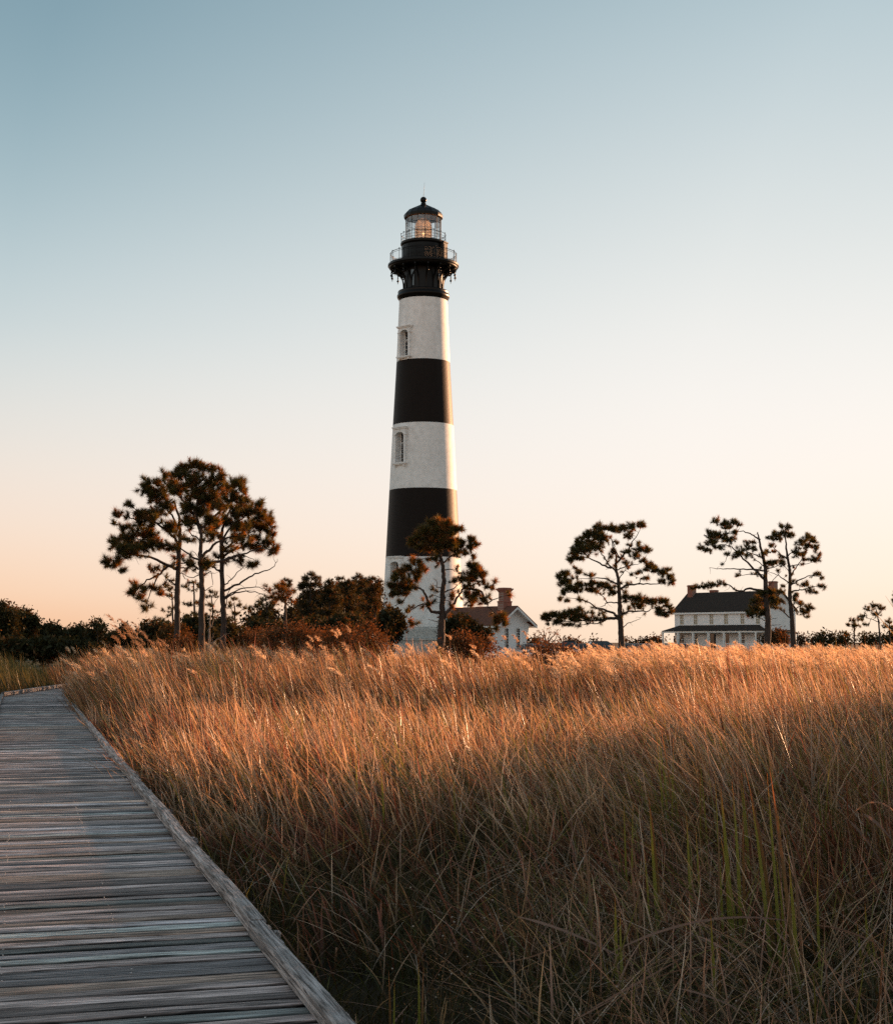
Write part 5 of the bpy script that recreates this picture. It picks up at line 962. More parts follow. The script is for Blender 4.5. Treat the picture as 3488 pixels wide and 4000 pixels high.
person(hpt(1.65, -1.2, .485), R(150), 'person in a dark coat standing on the house porch near its second post', (.02, .02, .025), (.03, .03, .035), (.35, .22, .16), (.03, .02, .015))
person(hpt(.75, -.9, .485), R(60), 'person in dark brown clothes on the house porch near its left corner', (.05, .03, .02), (.02, .02, .025), (.35, .22, .16), (.05, .03, .02), .06)

# ------------------------------------------------------------------ parked cars
def car(px, Y, rz, label, paint, kind='sedan'):
    root = empty('parked_car', (at(px, 2500, Y).x, Y, lz+.010), rz); tag(root, label, 'car', 'cars parked beyond the reeds')
    Lc, Wc = 4.6, 1.8; hb = .62 if kind == 'sedan' else .72; ht = 1.45 if kind == 'sedan' else 1.72
    pm = simple('car_paint', paint, .28, .2, .04, 2, spec=.7)
    bm_ = MB()
    pr = [(-2.25, .32), (-2.30, .62), (-2.22, hb+.22), (-1.55, hb+.32), (1.05, hb+.34), (2.0, hb+.22), (2.28, .62), (2.28, .34), (1.85, .22), (-1.85, .22)]
    xs = [(1.0, 0), (.985, .0)]
    def section(pr, hw0, hw1, zmid):
        v = []; n = len(pr)
        for s in (-1, 1):
            for x, z in pr: v.append((x, s*(hw0 if z < zmid else hw1), z))
        bm_.add(v, [tuple(range(n)), tuple(range(2*n-1, n-1, -1))]+[(i, i+n, (i+1) % n+n, (i+1) % n) for i in range(n)])
    section(pr, .90, .86, hb+.1)
    body = bm_.build('body', pm, root)
    md = body.modifiers.new('b', 'BEVEL'); md.width = .07; md.segments = 3
    rear = -1.95 if kind != 'sedan' else -1.75
    cb = MB(); zb_ = hb+.30; pts = [(rear, zb_), (rear+.55, ht-.05), (-.9, ht), (.1, ht), (1.15, zb_)]
    v = []
    for s in (-1, 1):
        for x, z in pts: v.append((x, s*(.82-(.20 if z > zb_+.1 else 0)), z))
    n = len(pts); cb.add(v, [tuple(range(n)), tuple(range(2*n-1, n-1, -1))]+[(i, i+n, (i+1) % n+n, (i+1) % n) for i in range(n)])
    cb.build('windows', M['darkglass'], root)
    rb = MB(); rb.box(rear+.60, .12, -.60, .60, ht-.02, ht+.03); ro_ = rb.build('roof', pm, root); q = ro_.modifiers.new('b', 'BEVEL'); q.width = .025; q.segments = 2
    for x in (rear+.45, -.45, .62):
        pb = MB()
        for s in (-1, 1): pb.tube([(x-.02 if x < .5 else 1.12, s*.83, zb_), (x+.05 if x < .5 else .12, s*.625, ht)], .035, 5)
        pb.build('pillar', pm, root)
    for x in (-1.42, 1.42):
        for s in (-1, 1):
            wm = MB(); mm = Matrix.Translation((x, s*.80, .33)) @ Matrix.Rotation(R(90), 4, 'X')
            pr_ = [(.19, -.10), (.33, -.10), (.34, -.07), (.34, .07), (.33, .10), (.19, .10)]; t_ = MB(); t_.lathe(pr_, 20, cap=False); v = [mm @ Vector(p) for p in np.concatenate(t_.v)]; wm.add(v, t_.f)
            wh = wm.build('wheel', M['iron'], root)
            t_ = MB(); t_.lathe([(.03, -.06), (.20, -.05), (.20, .05), (.03, .06)], 12); r2 = MB(); r2.add([mm @ Vector(p) for p in np.concatenate(t_.v)], t_.f); r2.build('rim', M['screw'], wh)
    for s in (-1, 1):
        h = MB(); h.box(2.16, 2.30, s*.72-.14, s*.72+.14, .60, .74); h.build('headlight', M['screw'], root)
        h = MB(); h.box(-2.33, -2.22, s*.72-.14, s*.72+.14, .66, .80); h.build('tail_light', simple('red_lens', (.4, .02, .02), .3), root)
        h = MB(); h.box(.85, 1.0, s*.98-.10, s*.98+.10, zb_, zb_+.14); h.build('mirror', pm, root)
def fx(z): return 2000+z/2.389
car(fx(215), 150, R(12), 'silver parked car just right of the chimney building, behind the bare shrub', (.45, .47, .48))
car(fx(345), 152, R(80), 'red-brown parked car seen end on behind the bare shrub', (.18, .04, .03))
car(fx(530), 153, R(85), 'black parked car seen end on, left of the grey sedan', (.03, .03, .03), 'suv')
car(fx(690), 151, R(8), 'grey parked sedan between the two black cars', (.22, .24, .26))
car(fx(865), 150, R(6), 'black parked car left of the spreading pine trunk', (.025, .028, .03), 'suv')
car(fx(1135), 152, R(15), 'white parked car just right of the spreading pine trunk', (.6, .6, .6))
car(fx(1265), 151, R(-10), 'pale silver parked car left of the house porch', (.5, .52, .55))
car(2550+225/1.91, 158, R(5), 'blue-grey parked car in front of the house porch', (.20, .25, .30))

# ------------------------------------------------------------------ marsh grass and reeds
def blade_mesh(name, X, Y, H, wid, az, lean, curve, c0, c1, seg, z0=None, mat=None, wprof=2.6, k=.35, label=None, twist=None):
    n = len(X); t = np.linspace(0, 1, seg+1)[None, :]
    dx, dy = np.cos(az)[:, None], np.sin(az)[:, None]; H_ = H[:, None]; a = lean[:, None]; c = curve[:, None]
    wb = rng.normal(size=(n, 1))*.02*H_; wph = rng.uniform(0, 6, (n, 1))
    off = H_*(a*t+c*t**2); cx = X[:, None]+dx*off+wb*np.sin(t*4+wph); cy = Y[:, None]+dy*off; cz = H_*(t*(1-.3*np.minimum(a, 1)**2)-k*c*t**3)
    if z0 is not None: cz = cz+z0[:, None]
    ta = rng.uniform(0, math.pi, n) if twist is None else twist; sx, sy = np.cos(ta)[:, None], np.sin(ta)[:, None]
    w_ = wid[:, None]*.5*np.maximum(.06, 1-t**wprof)
    V = np.empty((n, seg+1, 2, 3)); V[:, :, 0, 0] = cx-sx*w_; V[:, :, 0, 1] = cy-sy*w_; V[:, :, 0, 2] = cz; V[:, :, 1, 0] = cx+sx*w_; V[:, :, 1, 1] = cy+sy*w_; V[:, :, 1, 2] = cz
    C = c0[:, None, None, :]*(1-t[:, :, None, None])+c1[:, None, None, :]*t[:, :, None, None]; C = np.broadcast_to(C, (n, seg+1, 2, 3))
    b = (np.arange(n)*(seg+1)*2)[:, None]+np.arange(seg)[None, :]*2
    F = np.stack([b, b+1, b+3, b+2], -1).reshape(-1, 4)
    o = raw_mesh(name, V.reshape(-1, 3), F, C.reshape(-1, 3), mat or M['grass'])
    if label: tag(o, label, 'grass', kind='stuff')
    return o, np.stack([cx[:, -1], cy[:, -1], cz[:, -1]], 1), np.stack([cx[:, -1]-cx[:, -2], cy[:, -1]-cy[:, -2], cz[:, -1]-cz[:, -2]], 1)
def sstep(x, a, b): u = np.clip((x-a)/(b-a), 0, 1); return u*u*(3-2*u)
_ph = rng.uniform(0, 6.28, 12); _kx = rng.uniform(.08, .9, 12)*rng.choice([-1, 1], 12); _ky = rng.uniform(.08, .9, 12)*rng.choice([-1, 1], 12)
def patch(x, y, s=1.0, o=0):
    """smooth random field, about -1..1"""
    v = 0
    for i in range(6): j = (i+o) % 12; v = v+np.sin(_kx[j]*x*s+_ky[j]*y*s+_ph[j])
    return v/3.0
rdv = (RD.x, RD.y); wdv = (WD.x, WD.y)
def on_deck(X, Y, m=.06):
    r = X*rdv[0]+Y*rdv[1]; s = X*wdv[0]+Y*wdv[1]; a = (r > -.56-m) & (r < 1.39+m) & (s < 49.8)
    qx, qy = X-cornerL.x, Y-cornerL.y; r2 = qx*R2.x+qy*R2.y; s2 = qx*W2.x+qy*W2.y
    return a | ((r2 > -.15) & (r2 < 2.1) & (s2 > -.5) & (s2 < 16))
def edge_r(X, Y): return X*rdv[0]+Y*rdv[1]-1.39
def height(X, Y):
    px = X/Y*6000+1744
    h = .44+.51*sstep(Y, 8, 20)+.10*patch(X, Y, 1.2)
    h = h+.55*sstep(px, 2300, 3200)*sstep(Y, 8, 13)*(1-sstep(Y, 30, 40))
    h = h+.80*sstep(Y, 27, 42)-.15*sstep(px, 2600, 3400)*sstep(Y, 27, 42)
    left = sstep(-edge_r(X, Y), 0, 2); h = h*(1-left)+left*(1.30+.35*sstep(Y, 42, 58))
    h = np.minimum(h, 1.72+.08*patch(X, Y, .7, 3)+.12*patch(X, Y, 1.9, 4))-.16*sstep(px, 1850, 2000)*(1-sstep(px, 2400, 2650))*sstep(Y, 30, 40)+.14*sstep(Y, 28, 42)
    h = h*(.62+.38*sstep(edge_r(X, Y), 0, 1.6)*1.0+ .38*left*(1-sstep(edge_r(X, Y), 0, 1.6)))
    return h
def sample(n, y0, y1, p, ml, mr_, lo=-.30, hi=.30):
    """positions with density falling off with distance; strip wider than the view"""
    u = rng.random(n); Y = (y0**p+u*(y1**p-y0**p))**(1/p); X = rng.uniform(0, 1, n); X = (lo*Y-ml)+X*((hi*Y+mr_)-(lo*Y-ml))
    cl = rng.normal(size=(n, 2))*.0
    ok = ~on_deck(X, Y) & ~((X*rdv[0]+Y*rdv[1] < -.5) & (Y < 38)); return X[ok], Y[ok]
def sample_cl(n, y0, y1, p, ml, mr_, per=14, spread=.09, lo=-.30, hi=.30):
    """the same, in clumps; also returns the clump each blade belongs to"""
    X, Y = sample(int(n/per), y0, y1, p, ml, mr_, lo, hi); k = rng.integers(0, len(X), n)
    sp_ = spread*(1+rng.random(len(X)))[k]; x = X[k]+rng.normal(size=n)*sp_; y = Y[k]+rng.normal(size=n)*sp_
    ok = ~on_deck(x, y); return x[ok], y[ok], k[ok], len(X)
def pal(n, cols, wts, var=.25):
    i = rng.choice(len(cols), n, p=np.array(wts)/sum(wts)); c = np.array(cols)[i]; return c*rng.uniform(1-var, 1+var, (n, 1))
TAN = (.34, .22, .12); RUST = (.27, .12, .055); PINK = (.28, .155, .105); OLIVE = (.085, .085, .028); GREY = (.27, .21, .155); GOLD = (.38, .24, .10); DK = (.035, .025, .013); GRN = (.10, .115, .03)
LEANAZ = math.pi    # the wind pushes everything towards -X (left)
# fine dark under-grass, near
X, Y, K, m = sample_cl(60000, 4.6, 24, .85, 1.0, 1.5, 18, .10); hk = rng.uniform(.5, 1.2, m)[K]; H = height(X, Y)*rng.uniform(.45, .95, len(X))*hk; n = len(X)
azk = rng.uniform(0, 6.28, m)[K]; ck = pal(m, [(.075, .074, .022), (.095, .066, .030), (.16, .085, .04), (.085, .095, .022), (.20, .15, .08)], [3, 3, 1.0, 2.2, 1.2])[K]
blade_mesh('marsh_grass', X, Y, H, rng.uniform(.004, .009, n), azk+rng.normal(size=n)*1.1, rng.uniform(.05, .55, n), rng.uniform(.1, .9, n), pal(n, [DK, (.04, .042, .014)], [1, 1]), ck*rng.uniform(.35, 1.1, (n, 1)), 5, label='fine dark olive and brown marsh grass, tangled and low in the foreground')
# bent straw stalks criss-crossing, near
X, Y = sample(18000, 5.0, 24, .85, .5, 1); q_ = X/Y*6000+1744; ok = rng.random(len(X)) < .28+.72*np.maximum(sstep(q_, 1700, 2500), sstep(Y, 12, 17)); X, Y = X[ok], Y[ok]; H = height(X, Y)*rng.uniform(.7, 1.5, len(X)); n = len(X)
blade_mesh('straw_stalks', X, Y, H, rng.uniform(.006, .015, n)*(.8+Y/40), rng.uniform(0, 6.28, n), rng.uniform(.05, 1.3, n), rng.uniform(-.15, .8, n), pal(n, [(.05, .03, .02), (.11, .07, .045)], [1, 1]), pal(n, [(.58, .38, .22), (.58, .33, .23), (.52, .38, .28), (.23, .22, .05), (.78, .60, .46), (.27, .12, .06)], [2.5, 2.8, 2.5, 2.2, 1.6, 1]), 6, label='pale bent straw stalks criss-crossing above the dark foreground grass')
# mid field: upright reddish grass leaning left, in clumps
X, Y, K, m = sample_cl(46000, 9.5, 46, .85, 1, 2, 11, .14); q_ = X/Y*6000+1744; ok = ((Y > 13) | (q_ > 2300) | (rng.random(len(X)) < .35)) & ((patch(X, Y, 3.2, 2) < .35) | (rng.random(len(X)) < .35)); X, Y, K = X[ok], Y[ok], K[ok]; hk = (.66+.56*rng.random(m)**1.2)[K]; H = height(X, Y)*rng.uniform(.60, 1.10, len(X))*hk; n = len(X)
pk = rng.random(m)[K][:, None]*.7+np.clip(.5+.7*patch(X, Y, .6, 5), 0, 1)[:, None]*.5
ca = pal(m, [(.27, .095, .062), (.20, .058, .03), (.42, .17, .115), (.18, .115, .08)], [4, 3, 2, 1.5])[K]; cb_ = pal(m, [(.38, .22, .12), (.34, .20, .08), (.09, .09, .026), (.11, .12, .03), (.24, .095, .045)], [3, 3, 1.6, 1.2, 2])[K]
tip = np.where(pk > .6, cb_, ca)*rng.uniform(.6, 1.45, (n, 1)); azk = (LEANAZ+rng.normal(size=m)*.8)[K]
lf = (edge_r(X, Y) < 0)[:, None]; tip = np.where(lf, pal(n, [GRN, OLIVE, (.14, .11, .05)], [2, 2, 1]), tip)  # left of the boardwalk: olive grass, coloured darker for the trees' shade
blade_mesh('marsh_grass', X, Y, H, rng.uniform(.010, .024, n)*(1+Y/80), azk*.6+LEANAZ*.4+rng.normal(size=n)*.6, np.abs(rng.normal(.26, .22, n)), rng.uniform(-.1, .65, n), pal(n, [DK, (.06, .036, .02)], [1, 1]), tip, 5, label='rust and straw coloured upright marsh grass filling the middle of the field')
# broad blades, tips coloured pale to add sun glints
X, Y, K, m = sample_cl(22000, 14, 48, 1.0, 1, 2, 6, .10); H = height(X, Y)*rng.uniform(.75, 1.22, len(X)); ok = (patch(X, Y, 3.2, 2) < .45) | (rng.random(len(X)) < .4); X, Y, K, H = X[ok], Y[ok], K[ok], H[ok]; n = len(X)
blade_mesh('pale_grass_blades', X, Y, H, rng.uniform(.014, .030, n), LEANAZ+rng.normal(size=n)*.6, np.abs(rng.normal(.22, .14, n)), rng.uniform(0, .35, n), pal(n, [DK, OLIVE], [1, 1]), np.where((edge_r(X, Y) < 0)[:, None], pal(n, [GRN, (.16, .14, .05)], [1, 1]), pal(m, [(.72, .47, .30), (.56, .31, .16), (.42, .23, .13), (.24, .22, .05)], [4, 3, 2, 1])[K]), 5, mat=M['glint'], label='broad blades coloured pale as sun glints among the marsh grass')  # blades left of the boardwalk: olive, with tree shade in their colour
# far reed bed
X, Y, K, m = sample_cl(56000, 34, 74, 1.0, 2, 3, 12, .16); px_ = X/Y*6000+1744; H = (height(X, Y)+.12)*rng.uniform(.60, 1.03, len(X))*(.8+.25*rng.random(m))[K]; n = len(X)
blade_mesh('reeds', X, Y, H, rng.uniform(.016, .038, n), LEANAZ+rng.normal(size=n)*.6, np.abs(rng.normal(.26, .12, n)), rng.uniform(0, .32, n), pal(n, [DK, (.13, .08, .035)], [1, 2]), np.where((edge_r(X, Y) < 0)[:, None], pal(n, [GRN, OLIVE, (.12, .10, .04)], [1, 1, 1]), pal(m, [(.34, .18, .08), (.60, .41, .24), (.20, .085, .04), (.15, .13, .035), (.26, .11, .05)], [3, 2.4, 4, 2.2, 3])[K])*rng.uniform(.5, 1.4, (n, 1)), 4, label='tall golden brown reed bed in front of the trees and buildings')  # reeds left of the boardwalk: dull olive tips also carry tree shade
# unseen reeds to the right, made tall and dense to shade the deck
n0 = 52000; u = rng.random(n0); Y = 4+u*60; X = Y*.31+.8+rng.random(n0)**1.3*(20); n = len(X)
H = 1.95+.15*patch(X, Y, .6, 2)+.38*patch(X, Y, 2.6, 1)+.3*(1-sstep(Y, 18, 26)); H *= rng.uniform(.72, 1.05, n)
blade_mesh('reeds', X, Y, H, rng.uniform(.025, .045, n), LEANAZ+rng.normal(size=n)*.8, np.abs(rng.normal(.15, .1, n)), rng.uniform(0, .25, n), pal(n, [DK], [1]), pal(n, [GOLD, TAN, RUST, OLIVE], [3, 3, 3, 1.5]), 3, label='unseen reeds beyond the right edge of the marsh, raised to shade the foreground')
# plumes
def plumes(name, X, Y, H, label, length=.42, rad=.052, nt=60, amt=.3, wd=.016, cols=None):
    n = len(X); az = LEANAZ+rng.normal(size=n)*.5
    o, T, D = blade_mesh(name+'_stems', X, Y, H, np.full(n, .010), az, np.abs(rng.normal(.24, .09, n)), rng.uniform(.04, .2, n), pal(n, [(.14, .08, .035)], [1]), pal(n, [TAN, GOLD], [1, 1]), 5)
    D = D/np.linalg.norm(D, axis=1, keepdims=True); L_ = length*rng.uniform(.55, 1.25, n)
    P = np.repeat(T, nt, 0); Dn = np.repeat(D, nt, 0); Ln = np.repeat(L_, nt); m = len(P); s = rng.random(m)**.9
    fat = np.sin(np.clip(s*1.0+.08, 0, 1)*math.pi)**.7
    bend = np.zeros((m, 3)); ba = np.repeat(az, nt); bend[:, 0] = np.cos(ba); bend[:, 1] = np.sin(ba)
    ctr = P+Dn*(s*Ln)[:, None]*.85+bend*(s**2*Ln*.28)[:, None]; ctr[:, 2] -= s**2.5*Ln*.16
    jit = rng.normal(size=(m, 3)); jit /= np.linalg.norm(jit, axis=1, keepdims=True); ctr = ctr+jit*(fat*rad*rng.uniform(.1, 1, m))[:, None]
    d = Dn*.7+bend*.5*s[:, None]+jit*.55; d[:, 2] -= .25*s; d /= np.linalg.norm(d, axis=1, keepdims=True)
    sd = np.cross(d, rng.normal(size=(m, 3))); sd /= np.linalg.norm(sd, axis=1, keepdims=True); ln = rng.uniform(.03, .07, m)[:, None]*(length/.26)
    V = np.stack([ctr-sd*wd*.5, ctr+sd*wd*.5, ctr+d*ln], 1).reshape(-1, 3); F = np.arange(3*m).reshape(-1, 3)
    base = pal(n, cols or [(.66, .47, .32), (.54, .36, .23), (.80, .62, .45)], [1]*3, .2); C = np.repeat(np.repeat(base, nt, 0)*rng.uniform(.8, 1.2, (m, 1)), 3, 0)
    hd = raw_mesh(name, V, F, C, M['plume']); hd['kind'] = 'stuff'; hd['label'] = label; hd['category'] = 'reed plumes'
    o['kind'] = 'stuff'; o['label'] = label.replace('plumes', 'stems carrying the plumes'); o['category'] = 'reed stems'
X, Y = sample(6500, 36, 72, 1.0, 1, 3); px_ = X/Y*6000+1744
dens = .10+.50*sstep(px_, 2050, 2500); dens = dens*(1-.8*(px_ < 300)); ok = (rng.random(len(X)) < dens); X, Y = X[ok], Y[ok]
H = height(X, Y)*rng.uniform(.76, 1.0, len(X)); plumes('reed_plumes', X, Y, H, 'fluffy pale plumes nodding over the far reed bed')
# tall nodding heads at the left end of the reeds
px0 = [350+x/2.24 for x in (365, 380, 400, 420, 330, 350, 345, 520, 530, 590, 610, 650, 665, 720, 735, 440, 470, 385)]
py0 = [1750+y/2.24 for y in (1505, 1560, 1590, 1600, 1660, 1640, 1690, 1645, 1670, 1700, 1720, 1670, 1690, 1710, 1690, 1640, 1660, 1620)]
Yt = rng.uniform(38, 43, len(px0)); tipz = np.array([at(a, b, y).z for a, b, y in zip(px0, py0, Yt)]); Xt = np.array([at(a, b, y).x for a, b, y in zip(px0, py0, Yt)])
plumes('nodding_reed_heads', Xt+.55, Yt, tipz*1.02, 'long feathery reed heads, the tallest plumes at the left end of the reed bed', .42, .030, 70, wd=.010, cols=[(.36, .22, .14), (.42, .26, .16), (.40, .26, .18)])
pxm = [1830+3, 1872, 1940, 1950, 1960, 1985, 2010, 1750, 1662, 1680, 1370, 1385, 1300, 1245, 1255, 1283, 2018, 2330, 2100, 2080]
pym = [2470, 2560, 2488, 2494, 2500, 2488, 2490, 2505, 2505, 2500, 2460, 2470, 2470, 2495, 2490, 2475, 2500, 2508, 2540, 2550]
Yt = rng.uniform(36, 40, len(pxm)); tipz = np.array([at(a, b, y).z for a, b, y in zip(pxm, pym, Yt)]); Xt = np.array([at(a, b, y).x for a, b, y in zip(pxm, pym, Yt)])
plumes('nodding_reed_heads', Xt+.45, Yt, tipz*1.0, 'single tall plumes rising in front of the tower and the chimney building', .26, .034, 60)
# seed dots in the foreground weeds
X, Y = [], []
for cx_, cy_, s_, k_ in ((1830, 3560, 70, 26), (2000, 3420, 80, 26), (2950, 3850, 90, 22), (1750, 3750, 60, 14), (2450, 3950, 110, 12), (2700, 3500, 120, 10)):
    for _ in range(k_):
        qx, qy = random.gauss(cx_, s_), random.gauss(cy_, s_); Y_ = 1.55/((qy-HZ)/6000); X.append((qx-1744)/6000*Y_); Y.append(Y_)
X, Y = np.array(X), np.array(Y); H = rng.uniform(.45, .72, len(X)); n = len(X)
o, T, D = blade_mesh('weed_stems', X, Y, H, np.full(n, .004), rng.uniform(0, 6.28, n), rng.uniform(0, .3, n), rng.uniform(0, .2, n), pal(n, [DK], [1]), pal(n, [(.13, .08, .04)], [1]), 4, label='thin brown weed stems in the foreground grass')
sm = MB()
for p in T: r = random.uniform(.0025, .0055); sm.lathe([(.001, p[2]-r), (r, p[2]-.3*r), (r, p[2]+.4*r), (.001, p[2]+r)], 6, p[0], p[1])
tag(sm.build('weed_seed_heads', simple('seed_fluff', (.26, .22, .18), .9, 0, .1, 20)), 'tiny round whitish seed heads on the foreground weeds', 'seed heads', kind='stuff')
wd_ = [np.repeat(X, 30)+rng.normal(size=n*30)*.05, np.repeat(Y, 30)+rng.normal(size=n*30)*.05]; P = np.stack([wd_[0], wd_[1], rng.uniform(.1, .62, n*30)], 1)
V, F, C = leaf_cloud(P, None, .007, 1, 0, pal(n*30, [(.16, .095, .05), (.11, .07, .04)], [1, 1])); tag(raw_mesh('weed_leaves', V, F, C, M['leaf']), 'tiny dry brown leaves of the foreground weeds', 'weeds', kind='stuff')

# ------------------------------------------------------------------ cattail clumps
def cattail(px, py_tip, Yd, specs, label):
    """specs: list of (dx px, tip y px, lean px, width m, colour kind)"""
    p0 = at(px, 2490, Yd); X_, Y_, H_, W__, AZ, LN_, CV, C0, C1 = [], [], [], [], [], [], [], [], []
    V = []; F = []; C = []; n = 0; root = empty('cattail_clump', (p0.x, Yd, 0)); tag(root, label, 'cattail')
    for dx, ty, ln, wd, kd in specs:
        yy = Yd+random.uniform(-.15, .15); b = at(px+dx, 2490, yy); tip = at(px+dx+ln, ty, yy); seg = 14; side = random.uniform(-.5, .5); arch = random.uniform(0, .10)
        if kd == 'dead': arch = .35
        mb_ = MB(); vs = []; cs = []
        for k in range(seg+1):
            t = k/seg; x = b.x+(tip.x-b.x)*(t**1.6); z = tip.z*(t+arch*math.sin(math.pi*t)*.6); y = yy+.04*math.sin(3*t+dx)
            w_ = wd*.5*max(.05, (1-t**3)); c_, s_ = math.cos(side+t*.5), math.sin(side+t*.5)
            for q in (-1, 0, 1): vs.append((x+q*w_*c_-p0.x, y+q*w_*s_-Yd+(.002 if q == 0 else 0), z))
            wd = wd*1.12 if k == 0 else wd
            if kd == 'green': g0 = np.array((.14, .16, .03)); g1 = np.array((.28, .25, .05)); g2 = np.array((.52, .19, .05))
            elif kd == 'rust': g0 = np.array((.10, .09, .03)); g1 = np.array((.26, .11, .05)); g2 = np.array((.36, .15, .06))
            else: g0 = np.array((.16, .10, .06)); g1 = np.array((.28, .17, .12)); g2 = np.array((.40, .28, .20))
            c = g0*(1-t)+g1*t if t < .8 else g1*(1-(t-.8)*5)+g2*((t-.8)*5); cs += [tuple(c)]*3
        fs = []
        for k in range(seg):
            for q in (0, 1): fs.append((k*3+q, k*3+q+1, (k+1)*3+q+1, (k+1)*3+q))
        o = raw_mesh('leaf', np.array(vs), np.array(fs), np.array(cs), M['grass'], root)
    return root
G, RU, DE = 'green', 'rust', 'dead'
cattail(2400, 0, 8.6, [(0, 3500, 2, .020, G), (18, 3560, 5, .015, G), (-25, 3760, -6, .014, G), (30, 3700, 12, .012, RU)], 'yellow-green cattail with one orange-tipped leaf standing in the lower centre right')
cattail(2560, 0, 10.2, [(0, 3120, -25, .030, G), (14, 3080, -50, .018, RU), (-30, 3300, -20, .014, G)], 'broad green cattail leaf with a rusty upper half left of the big clump')
cattail(2690, 0, 10.5, [(0, 3170, -10, .020, G), (30, 3230, 0, .016, G), (-10, 3400, -30, .014, DE)], 'two slim green cattail leaves just left of the big clump')
cattail(2850, 0, 9.6, [(0, 3080, -35, .022, G), (-22, 3060, -20, .020, G), (22, 3050, -15, .020, G), (45, 3180, 0, .018, RU), (-45, 3010, -10, .016, G), (10, 3250, -50, .018, G), (-60, 3200, 10, .014, DE)], 'big clump of upright yellow-green cattail leaves in the right foreground')
cattail(2990, 0, 9.2, [(0, 3100, -60, .020, G), (30, 3020, -20, .018, G), (55, 3300, -14, .022, G), (10, 3000, -90, .022, RU), (40, 3400, 10, .014, RU)], 'green and rust cattail leaves leaning left, right of the big clump')
cattail(3100, 0, 8.4, [(0, 3360, -20, .022, G), (-20, 3000, -70, .020, RU), (12, 3280, -30, .016, DE), (25, 3620, 6, .012, RU)], 'cattail with a long rusty leaf curving up to the left')
cattail(3180, 0, 8.8, [(0, 3380, 12, .015, G), (-14, 3520, -10, .012, RU)], 'single thin green cattail leaf with an orange tip')
cattail(3350, 0, 9.0, [(0, 3600, -3, .020, G), (25, 3520, 3, .018, G), (40, 3640, 2, .014, G)], 'short green cattail leaves near the right edge of the foreground')
cattail(2620, 0, 13.5, [(-30, 2870, -30, .020, G), (-5, 2880, 12, .018, G), (10, 2840, -50, .020, RU), (-15, 2800, -45, .016, G)], 'orange and green cattail leaves in the middle right of the field')
cattail(2440, 0, 11.5, [(0, 3110, -5, .016, G), (15, 3130, 14, .012, G)], 'thin green cattail leaves with rusty tips in the centre right')
cattail(2740, 0, 12.5, [(0, 2860, -25, .018, RU), (20, 2900, -40, .016, G), (-12, 3010, 5, .014, G)], 'rust-tipped cattail leaves behind the big clump')
cattail(1505, 0, 14.5, [(0, 2990, -18, .022, G), (10, 2940, -40, .016, DE), (-8, 3060, -50, .014, DE)], 'golden cattail leaf catching light left of the field centre')
cattail(1400, 0, 15.5, [(0, 2920, -12, .016, G), (8, 3020, 5, .012, RU)], 'slim golden-green cattail leaf in the left middle of the field')
cattail(2060, 0, 18.0, [(0, 2790, -10, .024, G), (14, 2830, 6, .018, G), (-12, 2870, -16, .016, DE)], 'pair of bright upright cattail leaves in the middle of the field')
cattail(1640, 0, 7.7, [(0, 3740, -6, .014, G), (10, 3780, 4, .012, RU)], 'small dark rusty cattail low in the lower centre of the foreground')
cattail(1530, 0, 7.4, [(0, 3790, -12, .014, RU), (12, 3830, -2, .012, G)], 'small dark rusty cattail left of the lower centre')
cattail(2480, 0, 9.4, [(0, 3330, -30, .012, DE), (20, 3200, -70, .012, DE), (-20, 3420, 40, .010, RU)], 'pinkish dry cattail leaves leaning left in the centre right, no green')
cattail(2780, 0, 8.2, [(0, 3560, -6, .018, G), (14, 3640, 10, .012, RU)], 'orange-tipped cattail leaf low in front of the big clump')
cattail(2920, 0, 11.5, [(0, 3020, -25, .016, G), (18, 3060, -35, .014, RU), (-16, 3000, -20, .014, G)], 'thin green and rust cattail leaves just behind the big clump')
cattail(3060, 0, 10.5, [(0, 3150, -25, .018, G), (-18, 3100, -40, .014, DE), (15, 3240, -12, .014, G)], 'green cattail leaves with a dry one between them, right of centre of the right foreground')
cattail(2300, 0, 10.0, [(0, 3230, -30, .012, DE), (15, 3290, -60, .010, DE)], 'two dry pale cattail leaves arching left in the centre')
cattail(3420, 0, 11.0, [(0, 3050, -50, .012, DE), (-22, 3120, -25, .010, DE), (18, 3000, -60, .012, RU)], 'dry cattail leaves at the far right of the foreground, leaning left')
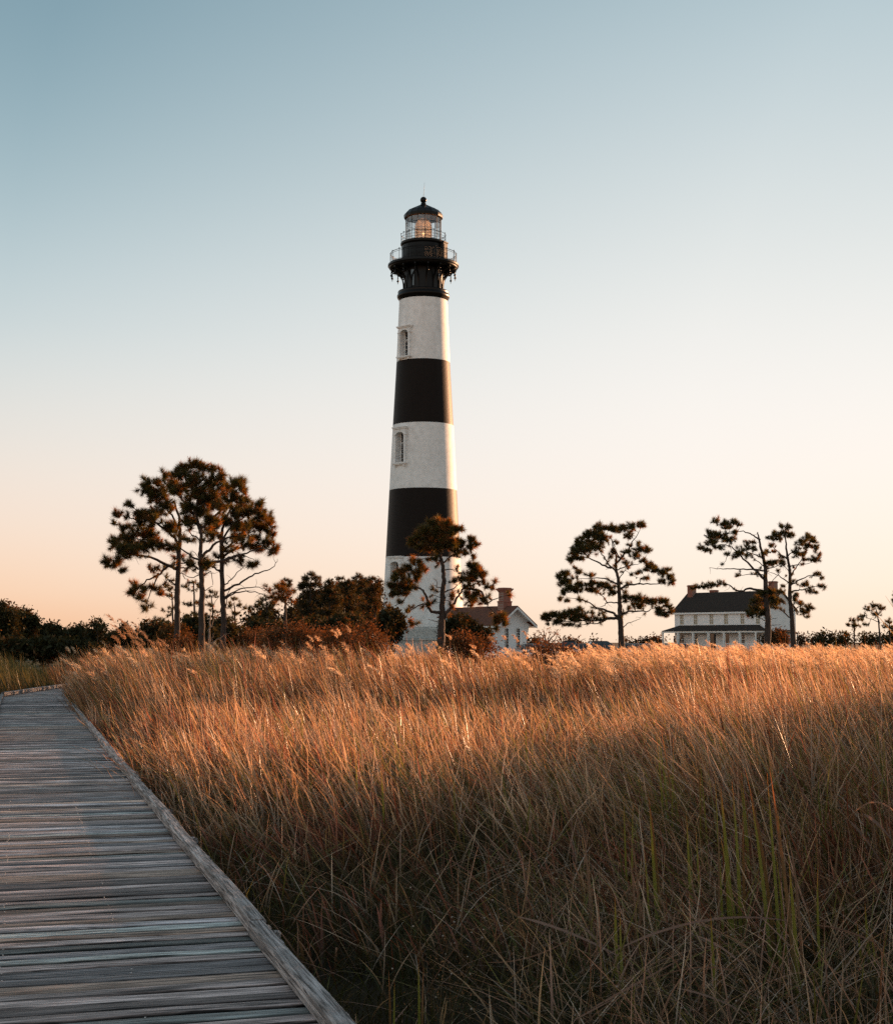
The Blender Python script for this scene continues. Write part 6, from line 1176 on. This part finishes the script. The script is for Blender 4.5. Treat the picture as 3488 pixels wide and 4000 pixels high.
# bent dead cattail leaves lying across the foreground: one arching strap each
def strap(p, q, Ya, Yb, rise, wd, label, tone=1.0):
    wd *= .62; tone *= .62
    A_ = at(*p, Ya); B_ = at(*q, Yb); mb_ = []; cs = []; seg = 18
    d = (B_-A_).normalized(); sd_ = Vector((-d.y*.5, d.x*.5, 1)).normalized()
    fs = []
    mid = (A_+B_)/2
    for k in range(seg+1):
        t = k/seg; P = A_.lerp(B_, t)+Vector((0, 0, rise*4*t*(1-t))); w_ = wd*.5*min(1, .15+t*4)*(1-t**4*.8)
        sc_ = random.uniform(.97, 1.03); up = sd_*w_*sc_
        for q_ in (-1, 1): mb_.append(tuple(P+up*q_-mid)); cs.append(tuple(np.array((.40, .25, .19))*tone*(1.15-.3*t)))
    for k in range(seg): fs.append((2*k, 2*k+1, 2*k+3, 2*k+2))
    o = raw_mesh('bent_leaf', np.array(mb_), np.array(fs), np.array(cs), M['grass']); o.location = mid; tag(o, label, 'dead leaf')
strap((2010, 3578), (2460, 3760), 9.2, 8.6, .03, .024, 'long pale bent leaf sloping down from the centre to the lower right')
strap((2230, 3665), (1890, 3758), 8.6, 8.2, -.04, .018, 'bent leaf curving down to the left below the long pale one')
strap((2370, 3730), (3130, 3608), 8.4, 8.6, .10, .022, 'long arching bent leaf across the lower right, pale tip to the right', 1.0)
strap((3430, 3690), (3170, 3612), 8.3, 8.5, .02, .022, 'rust and pale bent leaf pointing down to the right edge', .9)
strap((2300, 3945), (2660, 3745), 7.4, 7.8, .0, .018, 'straight pale leaf rising to the right in the lower centre right', 1.1)
strap((2720, 3655), (2950, 3820), 8.2, 8.0, .03, .018, 'pale grey bent leaf falling to the right across the big cattail clump', 1.1)
strap((2640, 3860), (2940, 3975), 7.6, 7.4, .02, .016, 'pale thin leaf at the bottom right below the arching one', 1.0)
strap((2240, 3985), (2400, 3900), 7.1, 7.3, .0, .012, 'short pale straw at the lower centre rising to the right', 1.2)
strap((2940, 3814), (2480, 3860), 7.9, 7.7, .07, .016, 'flat arching leaf lying left of the lower right weeds', .9)
strap((3370, 3180), (3488, 3290), 8.6, 8.5, .02, .03, 'broad rusty leaf crossing at the right edge, upper one', .75)
strap((3310, 3200), (3460, 3400), 8.9, 8.8, .02, .024, 'rusty leaf below the broad one at the right edge', .6)
strap((3520, 3200), (3312, 3202), 9.0, 9.1, .10, .020, 'pale bleached leaf tip arching at the right edge', 1.3)
strap((1980, 2850), (1830, 2990), 16.0, 15.6, .0, .02, 'pale leaf leaning in the middle of the field', 1.2)
strap((2230, 3160), (2240, 3400), 11.5, 11.0, .0, .012, 'pale curved straw above the lower centre grass', 1.2)
strap((1110, 3500), (1000, 3370), 8.0, 8.3, .02, .012, 'straw leaning against the kerb of the boardwalk', 1.0)
